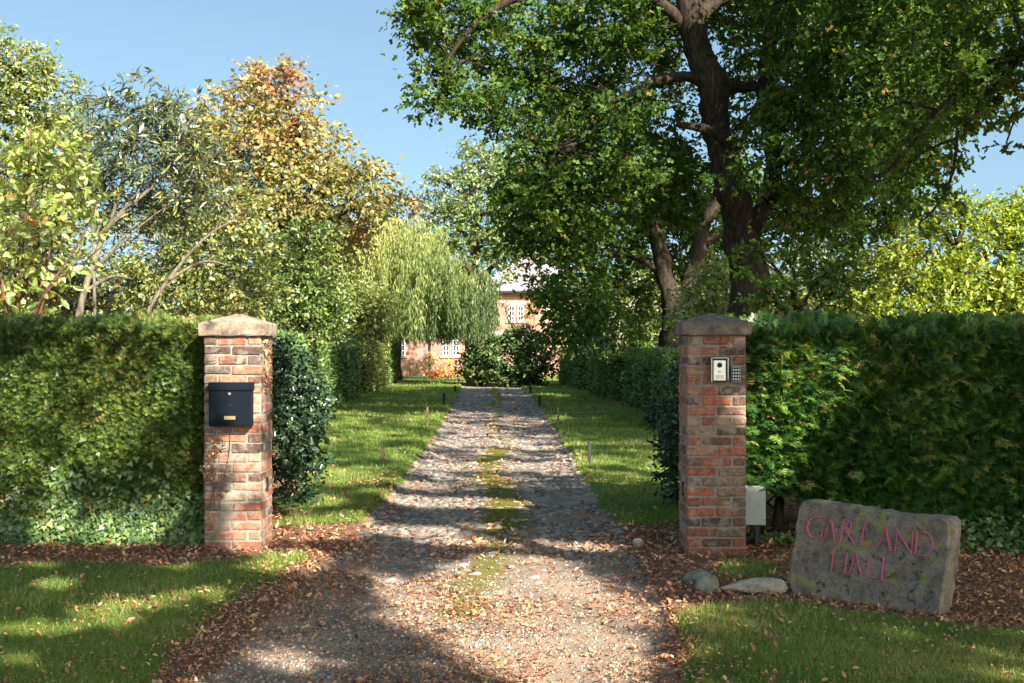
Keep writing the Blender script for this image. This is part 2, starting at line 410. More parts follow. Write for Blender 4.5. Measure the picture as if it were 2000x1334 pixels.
# ------------------------------------------------------------------ ground zones
def line(pts):
    g = np.array([G(*p) for p in pts]); o = np.argsort(g[:, 1]); g = g[o]
    return lambda y: np.interp(y, g[:, 1], g[:, 0])
xl = line([(905,750),(880,800),(845,855),(795,925),(722,1005),(680,1060),(600,1120),(500,1220),(375,1334)])
xr = line([(1015,750),(1060,800),(1108,880),(1155,960),(1190,1010),(1235,1070),(1300,1170),(1330,1334)])
def edge_n(x, y): return .16*vn.fbm(x*1.7, y*1.3, 0, 3) + .05*vn.fbm(x*9, y*9, 3, 2)
def in_poly(x, y, poly):
    """soft signed distance (positive inside) to a pixel-defined ground polygon"""
    g = np.array([G(*p) for p in poly]); n = len(g); x = np.asarray(x, float); y = np.asarray(y, float)
    ins = np.zeros(x.shape, bool); dm = np.full(x.shape, 1e9)
    for i in range(n):
        a, b = g[i], g[(i+1) % n]
        c = ((a[1] > y) != (b[1] > y)) & (x < (b[0]-a[0])*(y-a[1])/(b[1]-a[1]+1e-12)+a[0]); ins ^= c
        e = b-a; t = np.clip(((x-a[0])*e[0]+(y-a[1])*e[1])/(e@e+1e-12), 0, 1)
        dm = np.minimum(dm, np.hypot(x-a[0]-t*e[0], y-a[1]-t*e[1]))
    return np.where(ins, dm, -dm)
POLY = [
 [(-900,1108),(0,1108),(130,1098),(300,1108),(430,1095),(520,1082),(590,1072),(625,1085),(600,1100),(545,1140),(430,1215),(350,1290),(290,1334),(200,1500),(-900,1500)],   # front left verge
 [(1365,1100),(1440,1092),(1550,1100),(1540,1132),(1390,1135)],                                           # strip by the pillar
 [(1285,1210),(1330,1172),(1420,1165),(1560,1172),(1840,1208),(2100,1240),(2700,1260),(2700,1600),(1330,1600),(1290,1334)],   # front right verge
 [(600,1010),(700,1000),(760,950),(620,950)],
]
def zones(x, y):
    x = np.asarray(x, float); y = np.asarray(y, float)
    e = edge_n(x, y)
    dl = x - xl(y); dr = xr(y) - x
    dd = np.minimum(dl, dr) + e*.6
    dd = np.where(y > 50.5, -(y-50.5)+.0*x, dd)
    # a second path crosses at the end of the drive
    cross = .9 - np.abs(y - (53.5 + .02*x)); cross = np.where(x > 3, -1, cross) + e*.6
    drive = np.clip(np.maximum(dd, cross)/.12+.5, 0, 1)
    g = np.full(x.shape, -9.)
    for p in POLY: g = np.maximum(g, in_poly(x, y, p))
    # inner lawns
    wob = .35*vn.fbm(x*.8+9, y*.6, 1, 2)
    hl = np.interp(y, [9.5, 12, 24, 32, 60, 400], [-1.95, -2.3, -4.1, -4.75, -6.2, -60])
    hr = np.interp(y, [9.5, 12, 26, 55, 57, 400], [1.35, 1.9, 3.3, 2.0, 40, 60])
    inner = np.minimum(np.minimum(x-hl, hr-x), (y-10.4-.5*(x > 0)*0+.9*(x < 0)*(x < -1.6)*0)) + wob
    inner = np.where(y < 9.6, -1, inner)
    far = np.where((y > 70), 1.0, -1)
    g = np.maximum(np.maximum(g, inner), far)
    grass = np.clip((g+e)/.3+.3, 0, 1)*(1-drive)
    ctr = (xl(y)+xr(y))/2 + .12*np.sin(y*.7)
    moss = np.exp(-((x-ctr-.05)/.3)**2)*np.clip(.7+.015*y+1.4*vn.fbm(x*1.1+30, y*.5, 2, 2), 0, 1)*np.clip((y-7.0)/4, .62, 1)*np.clip((y-6.2)/.8, 0, 1)
    cob = np.clip((y-8.9-.8*vn.fbm(x*1.2, y*.8, 5, 2)+.3*np.abs(x+.3))/.5, 0, 1)*drive*(y < 50.5)
    return drive, grass, moss*drive, cob
def gh(x, y):
    drive, grass, moss, cob = zones(x, y)
    h = .012*vn.fbm(x*2.2, y*2.2, 7, 3) + .05*vn.fbm(x*.35, y*.35, 9, 2)
    rut = -.02*drive*np.exp(-((np.abs(x-(xl(y)+xr(y))/2)-.62)/.25)**2)
    return h*np.clip(2-y/60, .1, 1) - .045*drive + .02*grass + rut + .012*moss

def ground_mat():
    m, nt, b = new_mat('ground_cover'); p = pos(nt)
    n1 = noise(nt, 45, 6, .7, p); n2 = noise(nt, 3.5, 4, .6, p); n3 = noise(nt, 160, 3, .6, p)
    soil = ramp(nt, [(.3, (.08, .048, .032)), (.5, (.22, .13, .085)), (.7, (.45, .27, .18))]); nt.links.new(n1.outputs['Fac'], soil.inputs[0])
    gr = ramp(nt, [(.3, (.06, .1, .018)), (.55, (.12, .19, .03)), (.75, (.22, .27, .055))]); nt.links.new(n1.outputs['Fac'], gr.inputs[0])
    g2 = ramp(nt, [(.45, (1, 1, 1)), (.65, (1.5, 1.2, 1.0))]); nt.links.new(n2.outputs['Fac'], g2.inputs[0])
    grc = mix(nt, 1.0, gr.outputs[0], g2.outputs[0], 'MULTIPLY')
    dv = ramp(nt, [(.25, (.19, .15, .115)), (.5, (.37, .29, .22)), (.8, (.56, .46, .36))]); nt.links.new(n3.outputs['Fac'], dv.inputs[0])
    d2 = ramp(nt, [(.4, (.72, .7, .7)), (.6, (1.1, 1.03, .97))]); nt.links.new(n2.outputs['Fac'], d2.inputs[0])
    dvc = mix(nt, 1.0, dv.outputs[0], d2.outputs[0], 'MULTIPLY')
    ms = ramp(nt, [(.3, (.06, .065, .01)), (.7, (.26, .25, .035))]); nt.links.new(n1.outputs['Fac'], ms.inputs[0])
    def brk(a, s=.7):
        v = math_(nt, 'ADD', attr(nt, a), math_(nt, 'MULTIPLY', math_(nt, 'SUBTRACT', n1.outputs['Fac'], .5), s))
        r = ramp(nt, [(.4, (0, 0, 0)), (.6, (1, 1, 1))]); nt.links.new(v, r.inputs[0]); return r.outputs[0]
    c = mix(nt, brk('z_grass'), soil.outputs[0], grc)
    c = mix(nt, brk('z_drive'), c, dvc)
    c = mix(nt, brk('z_moss', 1.4), c, ms.outputs[0])
    nt.links.new(c, b.inputs['Base Color']); b.inputs['Roughness'].default_value = .95; b.inputs['Specular IOR Level'].default_value = .15
    h = math_(nt, 'ADD', n1.outputs['Fac'], math_(nt, 'MULTIPLY', n3.outputs['Fac'], .5))
    nt.links.new(bump(nt, h, .9, .02), b.inputs['Normal'])
    return m
M['ground'] = ground_mat()
def build_ground():
    xs = np.concatenate([-np.geomspace(400, 8.2, 26), np.arange(-8, 8.01, .045), np.geomspace(8.2, 400, 26)])
    ys = np.concatenate([np.linspace(-60, 2.6, 20), 3*np.exp(np.arange(0, math.log(72/3), .0058)), np.geomspace(75, 900, 18)])
    X, Yy = np.meshgrid(xs, ys, indexing='ij'); Z = gh(X, Yy)
    dz, gz, mz, cz = zones(X, Yy)
    nx, ny = X.shape; V = np.stack([X, Yy, Z], -1).reshape(-1, 3)
    i, j = np.meshgrid(np.arange(nx-1), np.arange(ny-1), indexing='ij'); a = (i*ny+j).ravel()
    F = np.stack([a, a+ny, a+ny+1, a+1], 1)
    fz = dz.ravel()[F].mean(1); fg = gz.ravel()[F].mean(1)
    kinds = np.where(fz > .5, 0, np.where(fg > .5, 1, 2))
    ex = {'z_drive': dz.ravel(), 'z_grass': gz.ravel(), 'z_moss': mz.ravel()}
    for k, nm in enumerate(('driveway', 'lawn', 'ground')):
        f = F[kinds == k]; used = np.unique(f); mp = np.full(len(V), -1); mp[used] = np.arange(len(used))
        o = mk(nm, V[used], mp[f], M['ground'], extra={q: v[used] for q, v in ex.items()}, smooth=True)
        tag(o, {'driveway': 'worn gravel and cobble drive with a mossy middle strip', 'lawn': 'mown grass verges and lawns beside the drive',
                'ground': 'brown soil under hedges strewn with dead leaves'}[nm], {'driveway': 'driveway', 'lawn': 'lawn', 'ground': 'ground'}[nm], None, 'structure')
build_ground()

# ------------------------------------------------------------------ cobbles
def cobbles():
    m, nt, b = new_mat('cobble_stone'); p = pos(nt)
    r = ramp(nt, [(0, (.11, .1, .095)), (.5, (.22, .195, .175)), (.85, (.34, .3, .255)), (1, (.4, .31, .24))]); nt.links.new(attr(nt, 'rnd'), r.inputs[0])
    n = noise(nt, 60, 5, .7, p); r2 = ramp(nt, [(.35, (.65, .65, .65)), (.65, (1.15, 1.12, 1.08))]); nt.links.new(n.outputs['Fac'], r2.inputs[0])
    nt.links.new(mix(nt, 1, r.outputs[0], r2.outputs[0], 'MULTIPLY'), b.inputs['Base Color']); b.inputs['Roughness'].default_value = .62
    nt.links.new(bump(nt, n.outputs['Fac'], .5, .006), b.inputs['Normal'])
    pts = []
    y = 7.6
    while y < 50.4:
        s = .058*(1 + .35*random.random()) * (1 if y < 25 else 1.4)
        x = float(xl(y))-.12
        while x < float(xr(y))+.12:
            w = s*(1.0+.7*random.random()); pts.append((x+w/2, y+random.uniform(-.02, .02), w*.5*.94, s*.5*.96)); x += w*1.0
        y += s*.98
    A = np.array(pts)
    dz, gz, mz, cz = zones(A[:, 0], A[:, 1])
    bare = vn.fbm(A[:, 0]*1.6+50, A[:, 1]*.9, 4, 3)
    keep = (np.clip((A[:, 1]-7.9+.5*bare)/3.2, 0, 1) > rng.random(len(A))*.75) & (dz > .4) & (A[:, 1] < 50.4) & (rng.random(len(A)) > mz*.95) & (bare < .33+.1*rng.random(len(A)))
    A = A[keep]; n = len(A)
    zz = gh(A[:, 0], A[:, 1])
    k = 8; ang = np.linspace(0, 2*math.pi, k, endpoint=False)
    rings = [(1.0, -.6), (.9, .35), (.5, .85)]
    H = .007 + .011*rng.random(n)
    jit = 1 + .14*rng.normal(size=(n, k)); rot = rng.normal(0, .25, n)
    V = []; tilt = rng.normal(0, .12, (n, 2))
    for rr, hz in rings:
        sq = (np.abs(np.cos(ang))**4+np.abs(np.sin(ang))**4)**-.25
        lx = A[:, 2:3]*rr*sq*np.cos(ang)*jit; ly = A[:, 3:4]*rr*sq*np.sin(ang)*jit
        x = lx*np.cos(rot)[:, None]-ly*np.sin(rot)[:, None]; y_ = lx*np.sin(rot)[:, None]+ly*np.cos(rot)[:, None]
        V.append(np.stack([A[:, 0:1]+x, A[:, 1:2]+y_, zz[:, None]+H[:, None]*hz+tilt[:, :1]*x+tilt[:, 1:]*y_], -1))
    V = np.concatenate(V + [np.stack([A[:, 0], A[:, 1], zz+H], -1)[:, None]], 1)   # n, 25, 3
    F = []
    for r_ in range(2):
        for j in range(k): F.append([r_*k+j, r_*k+(j+1) % k, (r_+1)*k+(j+1) % k, (r_+1)*k+j])
    for j in range(0, k, 2): F.append([2*k+j, 2*k+(j+1) % k, 2*k+(j+2) % k, 3*k])
    F = (np.array(F)[None] + (np.arange(n)*(3*k+1))[:, None, None]).reshape(-1, 4)
    o = mk('cobbles', V, F, m, rnd=np.repeat(rng.random(n), 3*k+1), smooth=True)
    tag(o, 'small rounded grey cobbles laid along the drive', 'cobbles', None, 'stuff')
cobbles()

# ------------------------------------------------------------------ grass and fallen leaves
def scatter_px(n, pxr, pyr):
    """even cover as seen from standing height: positions on the ground"""
    px = rng.uniform(*pxr, n); py = rng.uniform(*pyr, n)
    Y = FPX*EYE/(py-HOR); return (px-1000)/FPX*Y, Y
def grass():
    for nm, pxr, pyr, n, lab in (
        ('grass', (-420, 700), (1040, 1420), 160000, 'short green grass of the verge in front of the left hedge'),
        ('grass', (1260, 2400), (1080, 1420), 140000, 'short green grass of the verge in front of the carved stone'),
        ('grass', (560, 925), (738, 1050), 110000, 'mown grass of the lawn left of the drive'),
        ('grass', (990, 1340), (738, 1060), 90000, 'mown grass of the lawn right of the drive')):
        x, y = scatter_px(n, pxr, pyr)
        if '900' == '': pass
        dz, gz, mz, cz = zones(x, y)
        thin = .72+.9*vn.fbm(x*1.5, y*1.5, 4, 2)
        side = (x < xl(y)) if pxr[0] < 900 else (x > xr(y))
        k = (gz*thin > .15+.75*rng.random(n)) & (dz < .4) & side
        if nm and pyr[1] > 1100: k &= (y < 9.35)
        else: k &= (y > 9.3)
        x, y = x[k], y[k]; n_ = len(x)
        d = np.maximum(y/9, .6)
        L = (.028+.03*rng.random(n_))*(1+.25*vn(x*2, y*2))*np.minimum(d**.35, 1.6)
        tall = rng.random(n_) > .985; L[tall] *= 1.9
        A = unit(np.stack([rng.normal(0, .45, n_), rng.normal(0, .45, n_), np.ones(n_)], 1))
        N = unit(np.stack([rng.normal(size=n_), rng.normal(size=n_), np.zeros(n_)], 1))
        T, F = TPL['blade']; W = .0035*d
        B = unit(np.cross(N, A)); Nn = np.cross(A, B)
        Cn = np.stack([x, y, gh(x, y)-.004], 1)
        V = Cn[:, None]+L[:, None, None]*(T[None, :, 0:1]*A[:, None]+1.4*T[None, :, 2:3]*Nn[:, None])+W[:, None, None]*T[None, :, 1:2]*B[:, None]
        Fa = (np.array(F)[None]+(np.arange(n_)*6)[:, None, None]).reshape(-1, 4)
        dry = np.clip(rng.random(n_)*.8+.5*vn.fbm(x*1.4, y*1.4, 8, 3)+.14, 0, 1)
        tag(mk(nm, V, Fa, M['grass'], rnd=np.repeat(dry, 6)), lab, 'grass', None, 'stuff')
grass()
def litter():
    def put(x, y, L, lab, lift=0.0):
        n = len(x)
        N = unit(rng.normal(size=(n, 3))*.45+np.array([0, 0, 1])); A = unit(np.cross(N, rng.normal(size=(n, 3))))
        Cn = np.stack([x, y, gh(x, y)+.008+.012*rng.random(n)+lift], 1)
        # curled leaf: sides lifted
        T = np.array([[0,0,0],[.3,.24,.18],[.7,.2,.16],[1,0,.08],[.7,-.2,.16],[.3,-.24,.18]])
        TPL['dead'] = (T, [[0,1,2,3],[0,3,4,5]])
        tag(leaves('fallen_leaves', Cn, A, N, L*(.6+.8*rng.random(n)), 'dead', M['litter']), lab, 'leaves', None, 'stuff')
    x, y = scatter_px(190000, (-420, 2450), (930, 1420))
    dz, gz, mz, cz = zones(x, y)
    ctr = (xl(y)+xr(y))/2
    onrut = np.exp(-((np.abs(x-ctr)-.62)/.3)**2)
    patch = np.clip(.5+1.3*vn.fbm(x*1.4+3, y*1.4, 6, 3), 0, 1)
    edge = np.exp(-np.maximum(0, np.maximum(x-xr(y), 0))/.5)*(x > xr(y)-.25)+np.exp(-np.maximum(0, xl(y)-x)/.35)*(x < xl(y)+.2)
    pr = np.where(dz > .5, .8*(1-onrut*.85)*patch+.05, np.where(gz > .5, .06+.2*edge*patch+.1*patch*patch, .95*(.45+.55*patch)))
    pr = np.maximum(pr, edge*.5*patch)
    pr = np.where((y > 9.4) & (dz > .5), pr*np.clip(1-(y-9.4)/5, .12, 1), pr)
    k = rng.random(len(x)) < pr
    put(x[k], y[k], .03*(.7+.7*rng.random(k.sum())**2)*np.clip(y[k]/7.5, .8, 1.6), 'orange and brown dead leaves fallen round the gateway')
    x, y = scatter_px(9000, (560, 1340), (740, 960))
    dz, gz, mz, cz = zones(x, y); hb = np.exp(-np.abs(x-xr(y))/.2)+np.exp(-np.abs(x-xl(y))/.2)
    pr = np.where(gz > .5, .03, .5)*1.0+.3*hb
    k = rng.random(len(x)) < pr*.6
    put(x[k], y[k], .07*np.clip(y[k]/20, .7, 1.5), 'dead leaves scattered along the inner drive and hedge feet')
litter()

def gravel():
    x, y = scatter_px(30000, (250, 1400), (1030, 1420)); dz, gz, mz, cz = zones(x, y)
    k = (dz > .35) & (rng.random(len(x)) < .35+.65*np.clip(.5+1.5*vn.fbm(x*2, y*2, 11, 2), 0, 1)); x, y = x[k], y[k]; n = len(x)
    sz = .0025+.0045*rng.random(n)**3
    T = np.array([[a, b_, c] for a in (-1, 1) for b_ in (-1, 1) for c in (-.7, .7)]); F = [(0,1,3,2),(4,6,7,5),(0,4,5,1),(2,3,7,6),(0,2,6,4),(1,5,7,3)]
    J = T[None]*(.75+.5*rng.random((n, 8, 3))); a = rng.random(n)*6.28; c, q = np.cos(a)[:, None], np.sin(a)[:, None]
    J = np.stack([J[..., 0]*c-J[..., 1]*q, J[..., 0]*q+J[..., 1]*c, J[..., 2]], -1)*sz[:, None, None]
    V = J+np.stack([x, y, gh(x, y)+sz*.3], 1)[:, None]
    Fa = (np.array(F)[None]+(np.arange(n)*8)[:, None, None]).reshape(-1, 4)
    m, nt, b = new_mat('gravel_stone'); r = ramp(nt, [(0, (.1, .085, .075)), (.5, (.3, .25, .2)), (.85, (.5, .44, .37)), (1, (.62, .58, .52))]); nt.links.new(attr(nt, 'rnd'), r.inputs[0]); nt.links.new(r.outputs[0], b.inputs['Base Color']); b.inputs['Roughness'].default_value = .8
    tag(mk('gravel', V, Fa, m, rnd=np.repeat(rng.random(n), 8)), 'loose fine gravel on the front of the drive', 'gravel', None, 'stuff')
gravel()

# ------------------------------------------------------------------ brick pillars
def brick_mat():
    m, nt, b = new_mat('old_brick'); p = pos(nt)
    r = ramp(nt, [(0, (.09, .065, .06)), (.12, (.18, .1, .07)), (.3, (.34, .13, .09)), (.6, (.46, .17, .1)), (.75, (.4, .23, .16)), (.9, (.27, .2, .14)), (1, (.12, .1, .11))])
    nt.links.new(attr(nt, 'rnd'), r.inputs[0])
    n = noise(nt, 28, 7, .75, p); n2 = noise(nt, 110, 4, .7, p); n3 = noise(nt, 6, 5, .65, p, .5)
    r2 = ramp(nt, [(.34, (.4, .36, .34)), (.5, (.95, .9, .85)), (.66, (1.35, 1.3, 1.2))]); nt.links.new(n.outputs['Fac'], r2.inputs[0])
    c = mix(nt, 1, r.outputs[0], r2.outputs[0], 'MULTIPLY')
    n5 = noise(nt, 3.2, 5, .7, p, .3); grime = ramp(nt, [(.5, (0, 0, 0)), (.66, (.75, .75, .75))]); nt.links.new(n5.outputs['Fac'], grime.inputs[0])
    c = mix(nt, grime.outputs[0], c, (.13, .11, .075))
    eff = ramp(nt, [(.5, (0, 0, 0)), (.62, (.7, .7, .7))]); nt.links.new(n3.outputs['Fac'], eff.inputs[0])
    c = mix(nt, eff.outputs[0], c, (.42, .36, .29))
    sp = ramp(nt, [(.6, (0, 0, 0)), (.68, (.7, .7, .7))]); nt.links.new(n2.outputs['Fac'], sp.inputs[0])
    c = mix(nt, sp.outputs[0], c, (.48, .42, .36))
    nt.links.new(c, b.inputs['Base Color']); b.inputs['Roughness'].default_value = .9; b.inputs['Specular IOR Level'].default_value = .2
    h = math_(nt, 'ADD', n.outputs['Fac'], math_(nt, 'MULTIPLY', n2.outputs['Fac'], .6)); nt.links.new(bump(nt, h, .8, .012), b.inputs['Normal'])
    return m
M['brick'] = brick_mat()
M['mortar'] = plain('mortar', (.29, .26, .22), .95, var=.35, scale=35, bstr=.8, spec=.1)
def stone_mat(name, c0, c1, c2, lich=True, sc=9):
    m, nt, b = new_mat(name); p = pos(nt)
    n = noise(nt, sc, 7, .7, p); n2 = noise(nt, sc*7, 5, .7, p)
    r = ramp(nt, [(.32, c0), (.5, c1), (.68, c2)]); nt.links.new(n.outputs['Fac'], r.inputs[0]); c = r.outputs[0]
    r2 = ramp(nt, [(.35, (.72, .72, .72)), (.65, (1.15, 1.15, 1.15))]); nt.links.new(n2.outputs['Fac'], r2.inputs[0]); c = mix(nt, 1, c, r2.outputs[0], 'MULTIPLY')
    if lich:
        n3 = noise(nt, 17, 7, .75, p, .2); r3 = ramp(nt, [(.55, (0, 0, 0)), (.62, (.9, .9, .9))]); nt.links.new(n3.outputs['Fac'], r3.inputs[0]); c = mix(nt, r3.outputs[0], c, (.035, .05, .035))
        mp = nt.nodes.new('ShaderNodeMapping'); mp.inputs['Location'].default_value = (3.3, 1.1, 4.7); nt.links.new(p, mp.inputs[0])
        n4 = noise(nt, 12, 5, .6, mp.outputs[0], .1); r4 = ramp(nt, [(.56, (0, 0, 0)), (.63, (.8, .8, .8))]); nt.links.new(n4.outputs['Fac'], r4.inputs[0]); c = mix(nt, r4.outputs[0], c, (.3, .3, .07))
    nt.links.new(c, b.inputs['Base Color']); b.inputs['Roughness'].default_value = .92; b.inputs['Specular IOR Level'].default_value = .2
    h = math_(nt, 'ADD', n.outputs['Fac'], math_(nt, 'MULTIPLY', n2.outputs['Fac'], .5)); nt.links.new(bump(nt, h, .7, .015), b.inputs['Normal'])
    return m
M['cap'] = stone_mat('cap_stone', (.1, .08, .065), (.3, .235, .175), (.44, .36, .28), False, 6)
M['cap_dark'] = stone_mat('dark_cap_stone', (.1, .08, .07), (.2, .16, .135), (.3, .25, .2), False)
M['sign_stone'] = stone_mat('sign_stone', (.14, .115, .095), (.26, .21, .17), (.37, .3, .24), True)
M['rock'] = stone_mat('pale_rock', (.2, .19, .17), (.42, .36, .29), (.6, .54, .45), False, 14)
M['rock_grey'] = stone_mat('grey_rock', (.13, .14, .12), (.24, .24, .2), (.36, .34, .27), False, 12)
def pillar(x0, y0, label, capm, seed, side):
    W = .452; ch = .0757; n = 22
    root = empty('gate_pillar', (x0+W/2, y0+W/2, 0), label, 'pillar', 'brick gate pillars either side of the drive')
    random.seed(seed); b = MB(); j = .01
    def br(xa, xb, ya, yb, z):
        o = [random.uniform(-.0025, .0025) for _ in range(4)]
        b.box((xa+j/2+o[0], ya+o[1], z+j/2+random.uniform(-.002, .003)), (xb-j/2-abs(o[3])*1.5, yb+o[2], z+ch-j/2+random.uniform(-.003, .002)), random.choice((.006, .008, .011)), random.random(), .0018)
    D = .105
    for i in range(n):
        z = i*ch - .02; x1 = x0+W; y1 = y0+W
        m_ = x0+W/2+random.uniform(-.012, .012)
        if i % 2 == 0:
            br(x0, m_, y0, y0+D, z); br(m_, x1, y0, y0+D, z); br(x0, m_, y1-D, y1, z); br(m_, x1, y1-D, y1, z)
            for xa, xb in ((x0, x0+D), (x1-D, x1)): 
                b.box((xa+.001, y0+D+j/2, z+j/2), (xb-.001, y1-D-j/2, z+ch-j/2), .006, random.random(), .001)
        else:
            h = .112
            br(x0, x0+h, y0, y0+W/2, z); br(x0+h, x1-h, y0, y0+D, z); br(x1-h, x1, y0, y0+W/2, z)
            b.box((x0+j/2, y0+W/2+j/2, z+j/2), (x0+h-j/2, y1, z+ch-j/2), .006, random.random(), .001)
            b.box((x1-h+j/2, y0+W/2+j/2, z+j/2), (x1-j/2, y1, z+ch-j/2), .006, random.random(), .001)
    b.build('brick_shaft', M['brick'], root)
    mo = MB(); mo.box((x0+.009, y0+.009, -.05), (x0+W-.009, y0+W-.009, n*ch-.02), .004); mo.build('mortar', M['mortar'], root)
    c = MB(); o = .03; z0 = n*ch-.018; z1 = z0+.098; zp = z1+.075
    g = 6; lo = (x0-o, y0-o); w = W+2*o
    # slab with slightly chipped edge and a low pyramid top
    Nn = 7; V = []; F = []
    ring = [(i/(Nn-1), 0) for i in range(Nn-1)]+[(1, i/(Nn-1)) for i in range(Nn-1)]+[(1-i/(Nn-1), 1) for i in range(Nn-1)]+[(0, 1-i/(Nn-1)) for i in range(Nn-1)]
    L_ = len(ring)
    for (sc, z, jt) in ((.985, z0, .002), (1, z0+.008, .002), (1, z1-.01, .003), (.975, z1, .002), (.5, z1+.04, .002), (.06, zp, .001)):
        for (u, v) in ring:
            V.append((lo[0]+w*(.5+(u-.5)*sc)+random.gauss(0, jt), lo[1]+w*(.5+(v-.5)*sc)+random.gauss(0, jt), z+random.gauss(0, jt*.6)))
    for k in range(5):
        for i in range(L_): F.append((k*L_+i, k*L_+(i+1) % L_, (k+1)*L_+(i+1) % L_, (k+1)*L_+i))
    F.append(tuple(range(L_))[::-1]); F.append(tuple(5*L_+i for i in range(L_)))
    c.add(V, F); c.build('capstone', capm, root)
    xs = x0+W if side > 0 else x0
    lp = MB(); lp.box((xs-.004 if side > 0 else xs-.006, y0+.19, .42), (xs+.006 if side > 0 else xs+.004, y0+.24, .53), .002); lp.build('latch_plate', M['black'], root)
    return root
M['black'] = plain('black_metal', (.012, .013, .015), .45, spec=.5)
PL = (P(398, 1070, 9.14)[0], 9.12); PR = (P(1342, 1085, 8.8)[0], 8.82)
pillar(PL[0], PL[1], 'red brick gate pillar carrying the black letterbox, left of the drive', M['cap'], 3, 1)
pillar(PR[0], PR[1], 'brick gate pillar carrying the silver intercom, right of the drive', M['cap_dark'], 8, -1)

# ------------------------------------------------------------------ letterbox
def letterbox():
    M['letterbox'] = plain('dark_blue_paint', (.005, .009, .015), .6, var=.12, scale=5, spec=.12)
    M['brass'] = plain('brass', (.6, .47, .2), .35, .6)
    M['steel'] = plain('brushed_steel', (.62, .62, .6), .28, .9, var=.12, scale=30)
    Y = PL[1]; a = P(407, 747, Y-.1); b_ = P(490, 833, Y-.1)
    x0, x1, z1, z0 = a[0], b_[0], a[2], b_[2]; yf = Y-.1
    r = empty('letterbox', ((x0+x1)/2, Y, z0), 'dark blue-black metal letterbox with a small brass plate, fixed to the brick pillar', 'letterbox')
    m = MB(); m.box((x0, yf+.004, z0), (x1, Y-.004, z1-.062), .004); m.build('body', M['letterbox'], r)
    m = MB(); zz = z1-.06
    prof = [(yf-.006, zz), (yf-.006, zz+.022), (yf+.03, z1), (Y-.004, z1), (Y-.004, zz)]
    V = [(x, y, z) for x in (x0-.006, x1+.006) for y, z in prof]; k = 5
    m.add(V, [tuple(range(k)), tuple(range(k, 2*k))[::-1]]+[(i, i+k, (i+1) % k+k, (i+1) % k) for i in range(k)]); m.build('lid', M['letterbox'], r)
    cx = (x0+x1)/2
    m = MB(); m.box((x0+.012, yf+.001, z0+.012), (x1-.012, yf+.006, z1-.075), .002); m.build('door', M['letterbox'], r)
    m = MB(); m.tube([(cx, yf+.004, z1-.086), (cx, yf-.006, z1-.086)], [.011, .011], 14); m.build('lock', M['steel'], r)
    m = MB(); m.box((cx-.042, yf-.0025, z0+.052), (cx+.044, yf+.003, z0+.08), .001); m.build('name_plate', M['brass'], r)
    m = MB(); m.box((cx-.02, yf-.0004, z1-.178), (cx+.02, yf+.003, z1-.172), .0); m.build('embossed_line', M['black'], r)
letterbox()
def intercom():
    Y = PR[1]; f = Y-.055
    a = P(1391, 700, f); b_ = P(1421, 747, f); x0, x1, z1, z0 = a[0], b_[0], a[2], b_[2]
    r = empty('intercom', ((x0+x1)/2, Y, z0), 'silver door intercom with round camera and hooded steel frame on the brick pillar', 'intercom')
    m = MB(); m.box((x0, f+.012, z0), (x1, Y-.004, z1), .004); m.build('back_box', M['black'], r)
    m = MB(); t = .007
    m.box((x0-t, f-.006, z0), (x0, Y-.004, z1+t), .002); m.box((x1, f-.006, z0+.02), (x1+t, Y-.004, z1+t), .002); m.box((x0, f-.012, z1), (x1, Y-.004, z1+t), .002); m.build('hood', M['steel'], r)
    m = MB(); m.box((x0+.011, f+.006, z0+.014), (x1-.011, f+.014, z1-.014), .002); m.build('face_plate', M['steel'], r)
    cx = (x0+x1)/2
    m = MB()
    for k in range(5):
        pass
    m.tube([(cx, f+.006, z1-.05), (cx, f-.004, z1-.05), (cx, f-.008, z1-.05)], [.019, .018, .01], 18); m.build('camera_lens', M['black'], r, True)
    m = MB(); m.tube([(cx, f+.006, z1-.098), (cx, f-.001, z1-.098)], [.012, .012], 16); m.build('call_button', plain('white_button', (.8, .8, .78), .4), r)
    m = MB()
    for k in range(4): m.box((cx-.03, f+.004, z0+.03+k*.007), (cx+.03, f+.0055, z0+.032+k*.007))
    m.build('speaker_grille', M['black'], r)
    f = Y-.03; a = P(1428, 713, f); b_ = P(1447, 747, f); x0, x1, z1, z0 = a[0], b_[0], a[2], b_[2]
    r = empty('keypad', ((x0+x1)/2, Y, z0), 'small dark keypad with twelve pale buttons beside the intercom', 'keypad')
    m = MB(); m.box((x0, f, z0), (x1, Y-.003, z1), .005); m.build('casing', plain('grey_casing', (.22, .26, .28), .45, .3), r)
    m = MB(); m.box((x0+.008, f-.002, z0+.01), (x1-.008, f+.003, z1-.02), .001); m.build('button_panel', M['black'], r)
    bm_ = plain('key_metal', (.6, .62, .62), .4, .3)
    for i in range(3):
        for j in range(4):
            m = MB(); xx = x0+.018+i*(x1-x0-.036)/2; zz = z0+.024+j*(z1-z0-.06)/3
            m.box((xx-.0055, f-.006, zz-.0065), (xx+.0055, f-.001, zz+.0065), .001); m.build('button', bm_, r)
intercom()
